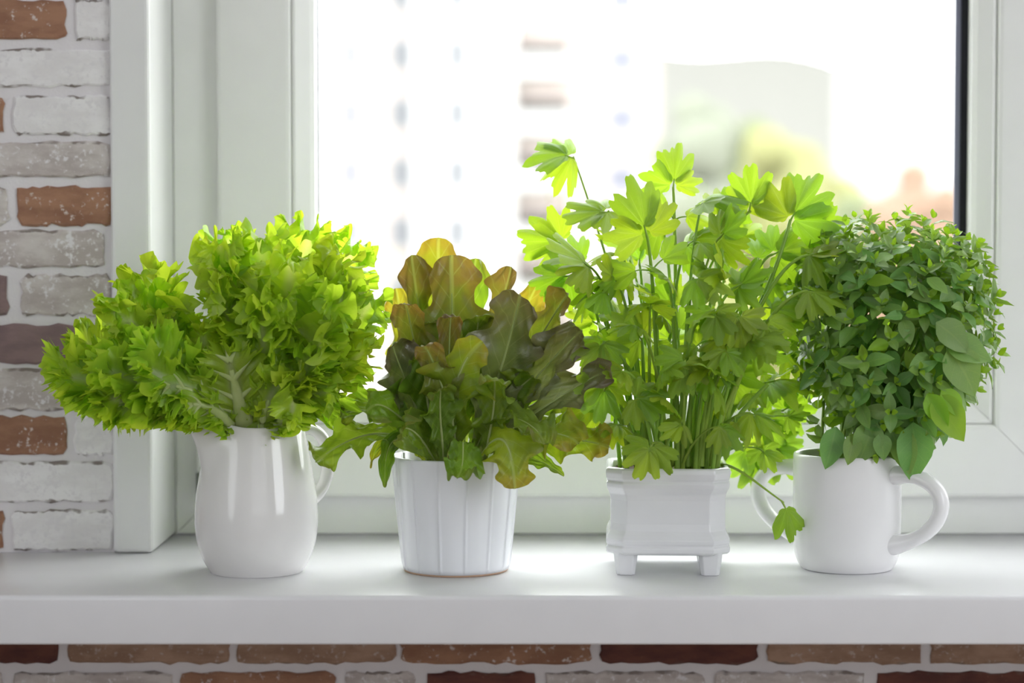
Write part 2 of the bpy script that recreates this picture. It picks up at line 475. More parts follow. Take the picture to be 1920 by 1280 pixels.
# window: fixed frame, two sashes with mitred corners, beads, panes
win = tag(empty('window_1', (0.5, 1.8, 0.0)), 'white plastic framed window with two large panes', kind='structure')
W0 = Vector(win.location)
def framesides(rect, prof, names, mat, parent, gap=0.00025):
    x0, x1, z0, z1 = rect
    cx, cz = (x0 + x1) / 2, (z0 + z1) / 2
    out = []
    for side in range(4):
        V = []
        for ins, y in prof:
            if side == 0: a, b = (x0 + ins, z0 + ins + gap), (x0 + ins, z1 - ins - gap)
            elif side == 1: a, b = (x1 - ins, z1 - ins - gap), (x1 - ins, z0 + ins + gap)
            elif side == 2: a, b = (x1 - ins - gap, z0 + ins), (x0 + ins + gap, z0 + ins)
            else: a, b = (x0 + ins + gap, z1 - ins), (x1 - ins - gap, z1 - ins)
            V += [(a[0], y, a[1]), (b[0], y, b[1])]
        n = len(prof)
        F = [(2 * i, 2 * i + 1, 2 * i + 3, 2 * i + 2) for i in range(n - 1)]
        F.append((2 * n - 2, 2 * n - 1, 1, 0))
        F.append(tuple(2 * i for i in range(n))[::-1]); F.append(tuple(2 * i + 1 for i in range(n)))
        V = [tuple(np.array(v) - np.array(W0)) for v in V] if parent is win or True else V
        o = link(names[side], mesh(names[side], V, F, mat, smooth=False), parent)
        out.append(o)
    return out
ff = [(0, 1.84), (0, 1.778), (0.002, 1.776), (0.050, 1.776), (0.050, 1.84)]
framesides((-0.2968, 1.3188, 0.0, ZT), ff, ['frame_side', 'frame_side', 'frame_rail', 'frame_rail'], M['pvc'], win)
boxes('mullion', [(0.474 - W0.x, 0.556 - W0.x, 1.776 - W0.y, 1.84 - W0.y, 0.045, ZT - 0.045)], M['pvc'], win, 0.002)
sash_prof = [(0, 1.80), (0, 1.766), (0.0012, 1.7632), (0.004, 1.762), (0.060, 1.762), (0.0630, 1.7628), (0.0645, 1.7665), (0.066, 1.80)]
bead_prof = [(0.0645, 1.80), (0.0650, 1.7665), (0.068, 1.7655), (0.080, 1.7715), (0.084, 1.775), (0.086, 1.785), (0.086, 1.80)]
for (x0, x1) in ((-0.256, 0.485), (0.545, 1.275)):
    rect = (x0, x1, 0.0344, ZT - 0.0344)
    sh = empty('sash', (0, 0, 0), win)
    framesides(rect, sash_prof, ['stile', 'stile', 'rail', 'rail'], M['pvc'], sh)
    framesides(rect, bead_prof, ['glazing_bead'] * 4, M['pvc'], sh)
    gx0, gx1, gz0, gz1 = x0 + 0.080, x1 - 0.080, 0.0344 + 0.080, ZT - 0.0344 - 0.080
    boxes('pane', [(gx0 - W0.x, gx1 - W0.x, 1.788 - W0.y, 1.792 - W0.y, gz0, gz1)], M['glass'], sh)
    # rubber gasket in front of the glass edge, with the grey spacer beside it at the right stile
    e = x1 - 0.086
    boxes('rubber_gasket', [(e - 0.0055 - W0.x, e + 0.002 - W0.x, 1.7835 - W0.y, 1.7872 - W0.y, gz0 + 0.006, gz1 - 0.006)], M['rubber'], sh)
    boxes('glass_spacer', [(e - 0.0105 - W0.x, e - 0.0055 - W0.x, 1.785 - W0.y, 1.7875 - W0.y, gz0 + 0.006, gz1 - 0.006)], M['spacer'], sh)
    e2 = x0 + 0.086
    boxes('rubber_gasket', [(e2 - 0.002 - W0.x, e2 + 0.0006 - W0.x, 1.7835 - W0.y, 1.7872 - W0.y, gz0 + 0.006, gz1 - 0.006)], M['spacer'], sh)
# hinge at the lower left corner of the left sash
hx = pt(377, 900, 1.757)[0]
def cyl(name, cx, cy, z0, z1, r, mat, parent):
    pr = [(0.0001, z0), (r * 0.85, z0), (r, z0 + r * 0.2), (r, z1 - r * 0.2), (r * 0.85, z1), (0.0001, z1)]
    v, f = lathe(pr, 20); v = v + np.array([cx, cy, 0]) - np.array(W0) * np.array([1, 1, 0])
    return link(name, mesh(name, v, f, mat), parent)
zz = lambda py: pt(377, py, 1.757)[2]
hg = empty('hinge', (0, 0, 0), win)
cyl('hinge_cap', hx + 0.003, 1.762, zz(884), zz(700), 0.0075, M['pvc'], hg)
cyl('hinge_pin', hx, 1.760, zz(930), zz(886), 0.005, M['steel'], hg)
boxes('hinge_leaf', [(hx - W0.x, -0.245 - W0.x, 1.7585 - W0.y, 1.7625 - W0.y, zz(928), zz(890))], M['steel'], hg, 0.0008)

# ------------------------------------------------------------------ outside
M['facade'] = plain('pale_facade', srgb(176, 175, 174), 0.9, 0.1, bscale=1.5)
M['facade_pink'] = plain('pale_pink_facade', srgb(166, 155, 150), 0.9, 0.1, bscale=1.5)
M['darkwin'] = plain('window_dark', srgb(98, 99, 104), 0.3, 0.4, bscale=1.5)
M['lavwin'] = plain('window_lavender', srgb(108, 108, 120), 0.3, 0.4, bscale=1.5)
M['shade'] = plain('balcony_shade', srgb(76, 71, 68), 0.9, 0.1, bscale=1.5)  # dark colour stands in for the shade inside the balconies
M['ground'] = plain('pale_paving', srgb(170, 168, 160), 0.95, 0.1, bscale=1.5)
M['hill'] = plain('hazy_hill', srgb(118, 117, 112), 0.95, 0.1, bscale=1.5)
for nme, c in (('tree_green', (104, 110, 84)), ('tree_yellow', (124, 124, 84)), ('tree_grey', (116, 119, 106)), ('tree_rust', (128, 106, 90)), ('trunk', (96, 84, 72))):
    M[nme] = plain(nme, srgb(*c), 0.95, 0.05, bump=1.0, bscale=3)
GZ = -13.0
tag(boxes('ground', [(-160, 200, 3.0, 620, GZ - 0.5, GZ)], M['ground']), 'pale ground far below outside the window', kind='structure')

def block(name, label, px0, px1, pyt, Y, depth, mat, wins):
    a = pt(px0, pyt, Y); b = pt(px1, pyt, Y)
    cx = (a[0] + b[0]) / 2
    root = tag(empty(name, (cx, Y, GZ)), label, 'building')
    hw = (b[0] - a[0]) / 2; H = a[2] - GZ
    boxes('wall', [(-hw, hw, 0, depth, 0, H)], mat, root)
    boxes('roof_parapet', [(-hw - 0.03, hw + 0.03, -0.25, depth + 0.03, H, H + 0.5)], M['facade'], root)
    for (wx0, wx1, wy0, wy1, m) in wins:
        p0 = pt(wx0, wy1, Y); p1 = pt(wx1, wy0, Y)
        x0, x1, z0, z1 = p0[0] - cx, p1[0] - cx, p0[2] - GZ, p1[2] - GZ
        f = 0.09
        wf = boxes('window', [(x0 - f, x1 + f, -0.08, 0.05, z0 - f, z0), (x0 - f, x1 + f, -0.08, 0.05, z1, z1 + f),
                              (x0 - f, x0, -0.08, 0.05, z0, z1), (x1, x1 + f, -0.08, 0.05, z0, z1)], M['facade'], root)
        boxes('pane', [(x0, x1, -0.03, 0.03, z0, z1)], M[m], wf)
    return root, cx, hw
wA = []
for k in range(9):
    y = -120 + 111 * k
    wA += [(733, 770, y + 82, y + 140, 'darkwin'), (642, 672, y + 82, y + 140, 'lavwin')]
rootA, _, _ = block('apartment_block', 'tall pale pink apartment block with two columns of windows', 360, 771, -420, 92, 14, M['facade_pink'], wA)
wB = []
for k in range(9):
    y = -120 + 111 * k
    wB += [(840, 874, y + 82, y + 140, 'darkwin')]
block('apartment_block', 'tall white apartment block with one column of windows', 774, 964, -420, 91, 14, M['facade'], wB)
wC = []
for k in range(8):
    y = -20 + 111 * k
    wC += [(1140, 1192, y - 3, y + 45, 'lavwin')]
rC, cxC, hwC = block('apartment_block', 'pale apartment block with balconies beside the trees', 967, 1236, 45, 92, 14, M['facade_pink'], wC)
for k in range(7):
    y = 80 + 106 * k
    p0 = pt(972, y + 26, 92); p1 = pt(1066, y, 92)
    x0, x1, z0, z1 = p0[0] - cxC, p1[0] - cxC, p0[2] - GZ, p1[2] - GZ
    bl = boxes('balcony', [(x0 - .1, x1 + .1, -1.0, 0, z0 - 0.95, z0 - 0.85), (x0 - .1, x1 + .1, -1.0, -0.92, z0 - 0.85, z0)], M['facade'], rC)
    boxes('loggia_shade', [(x0, x1, -0.06, 0.02, z0 - 0.8, z1)], M['shade'], bl)  # flat dark panel on the wall, painted shade instead of a real recess

def blob(rng, c, r, sub=2):
    """lumpy closed ball"""
    n, m = 10, 14
    th = np.linspace(0.02, math.pi - 0.02, n)[:, None]; ph = np.linspace(0, 2 * math.pi, m, endpoint=False)[None]
    a, b, c2 = rng.uniform(0, 6, 3)
    rad = r * (1 + 0.10 * np.sin(3 * th + a) * np.cos(2 * ph + b) + 0.07 * np.sin(5 * ph + c2) * np.sin(th))
    P = np.stack([rad * np.sin(th) * np.cos(ph), rad * np.sin(th) * np.sin(ph), rad * np.cos(th) + 0 * ph], -1) + np.asarray(c)
    return P.reshape(-1, 3), grid_faces(n, m, wrap_m=True)
def tree(label, px, pyt, Y, rw, rh, mat, seed):
    rng = np.random.default_rng(seed)
    top = pt(px, pyt, Y)
    root = tag(empty('tree', (top[0], Y, GZ)), label, 'tree', 'trees outside the window')
    H = top[2] - GZ
    parts = []
    for k in range(70):
        d = nrm(rng.normal(size=3)); q = rng.uniform(0.45, 0.85)
        parts.append(blob(rng, (d[0] * rw * q, d[1] * rw * q, H - rh + d[2] * rh * q), rng.uniform(0.26, 0.46) * min(rw, rh)))
    v, f = join(parts); link('crown', mesh('crown', v, f, mat), root)
    v, f = tube_data(np.array([[0, 0, 0], [0.1, 0, H * 0.3], [0, 0.1, H * 0.7]]), [0.35, 0.28, 0.15], 8, hint=(1, 0, 0))
    link('trunk', mesh('trunk', v, f, M['trunk']), root)
tree('yellow-green tree outside, the broadest in front of the hillside', 1495, 165, 60, 2.5, 6.4, M['tree_yellow'], 1)
tree('grey-green tree outside, close beside the balconied block', 1292, 140, 70, 2.3, 7.2, M['tree_grey'], 2)
tree('mid-green tree outside, between the grey-green and the yellow-green trees', 1390, 205, 76, 2.6, 6.6, M['tree_green'], 3)
tree('rust-coloured autumn tree outside, the only reddish one', 1722, 245, 51, 1.6, 5.0, M['tree_rust'], 4)
tree('low green tree outside, beside the rust-coloured tree', 1618, 300, 55, 1.4, 4.4, M['tree_green'], 6)
block('apartment_block', 'plain white apartment block behind the rust-coloured tree', 1590, 2000, -420, 100, 3, M['facade'], [])
# far hillside
hv, hf = [], []
xs = np.linspace(-60, 120, 60)
prof_h = lambda x: 41 + 3.0 * np.sin(x * 0.05 + 1) + 1.2 * np.sin(x * 0.19)
for x in xs: hv += [(x, 300, GZ), (x, 300, GZ + prof_h(x)), (x, 420, GZ)]
for i in range(len(xs) - 1):
    k = 3 * i
    hf += [(k, k + 3, k + 4, k + 1), (k + 1, k + 4, k + 5, k + 2)]
tag(link('hillside', mesh('hillside', hv, hf, M['hill'])), 'hazy grey hillside beyond the trees', kind='structure')

# ------------------------------------------------------------------ vessels
def handle(P0, P1, out, reach, rad, flat, n=40, sides=16, drop=0.0):
    """ear handle from P0 (upper joint) to P1 (lower joint) swinging out along unit vector out"""
    P0, P1, out = map(lambda a: np.asarray(a, float), (P0, P1, out))
    h = P0[2] - P1[2]
    up = np.array([0, 0, 1.0])
    C = bez([P0 - out * 0.004, P0 + out * reach * 0.75 + up * h * 0.10, P0 + out * reach * 1.33 - up * h * 0.10,
             P0 + out * reach * 1.38 - up * h * 0.62, P1 + out * reach * 0.62 + up * h * 0.06 - up * drop, P1 - out * 0.004], n)
    t = np.linspace(0, 1, n)
    r = rad * (1 + 0.35 * np.exp(-(t / 0.09) ** 2) + 0.45 * np.exp(-((1 - t) / 0.09) ** 2))
    side = np.cross(out, up)
    T = nrm(np.gradient(C, axis=0)); N = nrm(np.cross(np.broadcast_to(side, T.shape), T))
    a = np.linspace(0, 2 * math.pi, sides, endpoint=False)
    V = C[:, None] + r[:, None, None] * (np.cos(a)[None, :, None] * side * flat + np.sin(a)[None, :, None] * N[:, None])
    return V.reshape(-1, 3), grid_faces(n, sides, wrap_m=True)

# --- pitcher
PIT = pt(481.5, 1075, 1.575); PIT[2] = 0.0
pit = tag(empty('pitcher', PIT), 'glossy white ceramic pitcher with spout and handle, holding the curly lettuce', 'pitcher')
outer = smooth_prof([(0.0005, 0.0012), (0.033, 0.0008), (0.0352, 0.0), (0.0372, 0.0022), (0.0425, 0.012), (0.0464, 0.025), (0.0479, 0.040), (0.0472, 0.056), (0.0440, 0.077), (0.0402, 0.097), (0.0375, 0.1138)], 88)
inner = outer[::-1].copy(); inner = inner[inner[:, 1] > 0.008]
inner = np.column_stack([inner[:, 0] - 0.0026, inner[:, 1]])
lip = np.array([(0.0369, 0.1152), (0.0357, 0.1152)])
prof = np.vstack([outer, lip, inner, [[0.0005, 0.008]]])
SPA = R(180 + 33)        # spout points left and towards the camera
def spout(P, a, r, z):
    d = (a - SPA + math.pi) % (2 * math.pi) - math.pi
    h = np.clip((z - 0.072) / 0.042, 0, 1.05)
    wdt = 0.10 + 0.30 * h
    g = np.exp(-(d[None] / wdt) ** 2) * h ** 1.4
    gx = g * 0.0185
    P[..., 0] += np.cos(SPA) * gx * (1 - 0.0 * g); P[..., 1] += np.sin(SPA) * gx
    # the lip lifts to both sides of the spout and dips at the handle
    hh = np.clip((z - 0.085) / 0.03, 0, 1) ** 2
    P[..., 2] += hh * (0.0035 * np.exp(-((np.abs(d)[None] - 0.42) / 0.30) ** 2) - 0.0015 * np.exp(-(d[None] / 0.16) ** 2) + 0.002 * np.exp(-((np.abs(d)[None] - math.pi) / 0.8) ** 2))
    return P
v, f = lathe(prof, 160, spout)
link('body', mesh('body', v, f, M['ceramic']), pit)
hd = np.array([math.cos(R(33)), math.sin(R(33)), 0])
v, f = handle(hd * 0.0378 + [0, 0, 0.1085], hd * 0.0455 + [0, 0, 0.053], hd, 0.0225, 0.0046, 1.45, drop=0.006)
link('handle', mesh('handle', v, f, M['ceramic']), pit)

# --- fluted round pot
POT = pt(855, 1075, 1.583); POT[2] = 0.0
pot = tag(empty('flower_pot', POT), 'tapered white flower pot with vertical panels, holding the bronze-tipped lettuce', 'pot')
NP = 14
def flute(P, a, r, z):
    w = np.clip((z - 0.002) / 0.004, 0, 1) * (r > 0.0400)
    ph = ((a * NP / (2 * math.pi) + 0.08) % 1.0)
    e = np.minimum(ph, 1 - ph)
    bulge = 0.0006 * np.sin(np.clip(ph, 0, 1) * math.pi)[None] + 0.0013 * np.exp(-(e / 0.035) ** 2)[None]
    k = 1 + w * bulge / np.maximum(r, 1e-4)
    P[..., 0] *= k; P[..., 1] *= k
    return P
z = np.linspace(0.0016, 0.089, 24)
outer = np.column_stack([0.0412 + (0.0500 - 0.0412) * (z / 0.09), z])
prof = np.vstack([[[0.0005, 0.0016], [0.0405, 0.0016]], outer, [[0.0497, 0.0902], [0.0484, 0.0904], [0.0474, 0.0895]], [[0.0455, 0.070], [0.044, 0.06], [0.0005, 0.06]]])
v, f = lathe(prof, NP * 24, flute)
link('body', mesh('body', v, f, M['ceramic_cool']), pot)
v, f = lathe([(0.0005, 0.0), (0.0402, 0.0), (0.0409, 0.0006), (0.0409, 0.0018), (0.0005, 0.0018)], 96)
link('base_ring', mesh('base_ring', v, f, M['bisque']), pot)
v, f = lathe([(0.0470, 0.0700), (0.030, 0.0745), (0.0005, 0.0755)], 48)
link('soil', mesh('soil', v, f, M['soil']), pot)

# --- square footed planter with chamfered corners
PLC = pt(1250, 1075, 1.592); PLC[2] = 0.0
plr = tag(empty('planter', PLC), 'square white ceramic planter on four feet with moulded rims', 'planter')
plr.rotation_euler.z = R(-3)
def octagon(hx, hy, ch, z):
    return [(-hx + ch, -hy, z), (hx - ch, -hy, z), (hx, -hy + ch, z), (hx, hy - ch, z), (hx - ch, hy, z), (-hx + ch, hy, z), (-hx, hy - ch, z), (-hx, -hy + ch, z)]
def oct_loft(levels, ch):
    V, F = [], []
    for (h, z) in levels: V += octagon(h[0] if isinstance(h, tuple) else h, (h[1] if isinstance(h, tuple) else h), ch, z)
    for i in range(len(levels) - 1):
        for k in range(8):
            a, b = i * 8 + k, i * 8 + (k + 1) % 8
            F.append((a, b, b + 8, a + 8))
    return V, F
B = 0.0455
lv = [(0.001, 0.0165), (B + 0.0005, 0.0162), (B + 0.0022, 0.0180), (B + 0.0025, 0.0215), (B + 0.0012, 0.0232), (B + 0.0020, 0.0245), (B + 0.0024, 0.0275), (B + 0.0010, 0.0310),
      (B - 0.0008, 0.0345), (B - 0.0012, 0.040), (B - 0.0012, 0.058), (B - 0.0006, 0.0625), (B + 0.0008, 0.0655), (B + 0.0018, 0.0680), (B + 0.0022, 0.0712), (B + 0.0010, 0.0730),
      (B + 0.0020, 0.0745), (B + 0.0026, 0.0790), (B + 0.0020, 0.0822), (B + 0.0006, 0.0832), (B - 0.0018, 0.0830), (B - 0.0030, 0.0815), (B - 0.0040, 0.068), (0.001, 0.068)]
V, F = oct_loft([((a * 1.0 if a > 0.01 else a), z) for a, z in lv], 0.0001)
def oct2(levels):
    V, F = [], []
    for h, z in levels:
        ch = 0.0125 if h > 0.02 else 0.0002
        V += octagon(h, h * 0.97, ch, z)
    for i in range(len(levels) - 1):
        for k in range(8):
            a, b = i * 8 + k, i * 8 + (k + 1) % 8
            F.append((a, b, b + 8, a + 8))
    return V, F
V, F = oct2(lv)
o = link('body', mesh('body', V, F, M['ceramic_planter'], smooth=False), plr)
m = o.modifiers.new('bevel', 'BEVEL'); m.width = 0.0011; m.segments = 3; m.limit_method = 'ANGLE'; m.angle_limit = R(12)
def foot():
    V = []
    for (s, z) in ((0.0095, 0.0185), (0.0088, 0.012), (0.0072, 0.001), (0.0066, 0.0)):
        V += octagon(s, s, s * 0.35, z)
    F = [(i * 8 + k, i * 8 + (k + 1) % 8, (i + 1) * 8 + (k + 1) % 8, (i + 1) * 8 + k) for i in range(3) for k in range(8)]
    F = [q[::-1] for q in F] + [tuple(range(24, 32))[::-1], tuple(range(8))]
    return mesh('foot', V, F, M['ceramic_planter'], smooth=False)
fm = foot()
for sx in (-1, 1):
    for sy in (-1, 1):
        o = link('foot', fm, plr, (sx * 0.0325, sy * 0.0335, 0))
        m = o.modifiers.new('bevel', 'BEVEL'); m.width = 0.0012; m.segments = 2; m.limit_method = 'ANGLE'; m.angle_limit = R(25)
sV, sF = [], []
g = np.linspace(-1, 1, 16); sr = np.random.default_rng(3)
GX, GY = np.meshgrid(g, g, indexing='ij')
cut = 1 - 0.16 * np.clip(np.abs(GX) + np.abs(GY) - 1.4, 0, 1)
sP = np.stack([GX * 0.0418 * cut, GY * 0.0405 * cut, 0.0765 + 0.0022 * sr.random(GX.shape)], -1)
link('soil', mesh('soil', sP.reshape(-1, 3), grid_faces(16, 16), M['soil']), plr)

# --- two-handled mug
MUG = pt(1587, 1068, 1.592); MUG[2] = 0.0
mug = tag(empty('mug', MUG), 'white stoneware mug with two side handles, holding the bush basil', 'mug')
outer = smooth_prof([(0.0005, 0.0010), (0.0325, 0.0008), (0.0345, 0.0), (0.0365, 0.0015), (0.0398, 0.008), (0.0416, 0.018), (0.0422, 0.035), (0.0422, 0.060), (0.0422, 0.080), (0.0421, 0.0895)], 60)
prof = np.vstack([outer, [[0.0416, 0.0908], [0.0403, 0.0911], [0.0393, 0.0902]], [[0.0386, 0.083], [0.0384, 0.064], [0.0005, 0.064]]])
v, f = lathe(prof, 120)
link('body', mesh('body', v, f, M['mug']), mug)
for ang in (-37, 143):
    od = np.array([math.cos(R(ang)), math.sin(R(ang)), 0])
    v, f = handle(od * 0.0420 + [0, 0, 0.0755], od * 0.0418 + [0, 0, 0.0215], od, 0.0365, 0.0058, 1.25)
    link('handle', mesh('handle', v, f, M['mug']), mug)
v, f = lathe([(0.0384, 0.0655), (0.020, 0.0675), (0.0005, 0.068)], 48)
link('soil', mesh('soil', v, f, M['soil']), mug)

# ------------------------------------------------------------------ plants
def frames(C, F, twist=0.0):
    T = nrm(np.gradient(C, axis=0))
    S0 = nrm(np.cross(nrm(C[-1] - C[0]), np.asarray(F, float)))
    N = nrm(np.cross(np.broadcast_to(S0, T.shape), T)); S = nrm(np.cross(T, N))
    if twist:
        a = (np.linspace(0, 1, len(C)) * twist)[:, None]
        S, N = S * np.cos(a) + N * np.sin(a), N * np.cos(a) - S * np.sin(a)
    return T, S, N

def on_curve(C, F, a, b, h, twist=0.0):
    """bend planar leaf coordinates (a along in metres, b across, h off the sheet) round the midrib curve C"""
    seg = np.linalg.norm(np.diff(C, axis=0), axis=1); s = np.concatenate([[0], np.cumsum(seg)]); L = s[-1]
    T, S, N = frames(C, F, twist)
    ac = np.clip(a, 0, L)
    get = lambda A: np.stack([np.interp(ac, s, A[:, i]) for i in range(3)], -1)
    c, t, sd, n = get(C), get(T), get(S), get(N)
    return c + t * (a - ac)[..., None] + sd * b[..., None] + n * h[..., None], L

def keep_clear(P, cen, r_in, r_out, zr):
    """below the rim a leaf lies either inside the vessel or outside it, never in its wall"""
    d = P[..., :2] - np.asarray(cen)[:2]; r = np.linalg.norm(d, axis=-1) + 1e-9
    low = P[..., 2] < zr
    mid = 0.5 * (r_in + r_out) + 0.002
    tgt = np.where(low & (r > r_in) & (r < mid), r_in, np.where(low & (r >= mid) & (r < r_out), r_out, r))
    P[..., :2] = np.asarray(cen)[:2] + d * (tgt / r)[..., None]
    return P

def curly_leaf(plant, ctrl, F, rad, seed, spread=1.9, ruf=1.0, cup=0.35, cols=1240, rws=12, twist=0.0, ribw=0.0036):
    """frilled lettuce leaf: the margin is far longer than the blade can hold flat, so it crinkles"""
    rg = np.random.default_rng(seed)
    C = bez(ctrl, 36)
    L = np.linalg.norm(np.diff(C, axis=0), axis=1).sum()
    ph = rg.uniform(0, 6.28, 16)
    A = min(0.47 * L, 1.75 * rad); ac = L - A
    fi = np.linspace(-2.72, 2.72, cols)[None, :]
    rr = (np.linspace(0.0, 1, rws) ** 0.9)[:, None]
    ae = ac + A * np.cos(fi); be = rad * np.sin(fi) * (0.80 + 0.26 * np.cos(fi))
    lob = 1 + 0.10 * np.sin(4.3 * fi + ph[0]) + 0.08 * np.sin(9.1 * fi + ph[1])
    af = np.clip(ae - 0.75 * np.abs(be), 0.12 * L, ac + 0.62 * A)      # foot of each vein on the midrib
    # arc length along the margin, so that crinkles and teeth keep their real size
    e = np.stack([ae[0], be[0]], -1); al = np.concatenate([[0], np.cumsum(np.linalg.norm(np.diff(e, axis=0), axis=1))])[None, :]
    wv = lambda lam, k, wob=0.8: np.sin(6.283 * al / lam + ph[k] + wob * np.sin(6.283 * al / (lam * 3.7) + ph[k + 1]) * 2)
    w1, w2, w3 = wv(0.023, 2), wv(0.0088, 4), wv(0.0034, 6)
    # teeth
    tq = al / 0.00165 + 0.8 * np.sin(6.283 * al / 0.009 + ph[8])
    saw = np.abs((tq % 1.0) * 2 - 1); big = np.abs(((tq / 3.0) % 1.0) * 2 - 1)
    tooth = 0.0056 * saw ** 1.4 * (0.62 + 0.38 * np.sin(6.283 * al / 0.0073 + ph[9])) + 0.0052 * big - 0.003
    edge = np.clip((rr - 0.72) / 0.28, 0, 1) ** 1.2
    da = ae - af; db = be
    ln = np.sqrt(da ** 2 + db ** 2) + 1e-6
    ext = rr * lob * ln + edge * tooth
    q = ruf * rr ** 1.7
    ext = ext - q * 0.0035 * (w2 ** 2 + 0.6 * w1 ** 2)
    ua, ub = da / ln, db / ln
    h = q * (0.0080 * w1 + 0.0060 * rr * w2 + 0.0016 * rr ** 2 * w3)
    tang = q * (0.0040 * wv(0.0088, 10) * rr + 0.0008 * wv(0.0039, 12) * rr)
    a = af + ua * ext - ub * tang; b = ub * ext + ua * tang
    h = h + cup * (b ** 2) / rad * 0.8
    P, _ = on_curve(C, F, a, b, h, twist)
    P = keep_clear(P, PIT, 0.0325, 0.0432, 0.1195)
    loc = np.array(plant.location)
    uv = np.stack(np.broadcast_arrays((fi + 2.72) / 5.44, rr), -1)
    o = link('leaf', mesh('leaf', P - loc, grid_faces(rws, cols), M['curly'], uv=uv), plant)
    # pale fleshy midrib and side veins
    front = ribw > 0.004
    k = max(8, int(36 * ((ac + 0.45 * A) / L if front else 0.5)))
    t = np.linspace(0, 1, k)
    parts = [tube_data(keep_clear(C[:k].copy(), PIT, 0.031, 0.0445, 0.1195), ribw * (1.35 - 1.1 * t), 8, 0.5, hint=F)]
    nr = rws * 8 // 10
    for cidx in (np.linspace(0.05, 0.95, 13) if front else ()):
        ci = int(cidx * (cols - 1))
        VC = P[:nr, ci]
        if np.linalg.norm(VC[-1] - VC[0]) > 0.006 and VC[:, 2].min() > 0.122:
            parts.append(tube_data(VC, ribw * 0.36 * (1 - np.linspace(0, 1, nr)) ** 1.2 + 0.0002, 6, 0.6, hint=F))
    v, f = join(parts)
    link('midrib', mesh('midrib', v - loc, f, M['rib']), o)
    return o

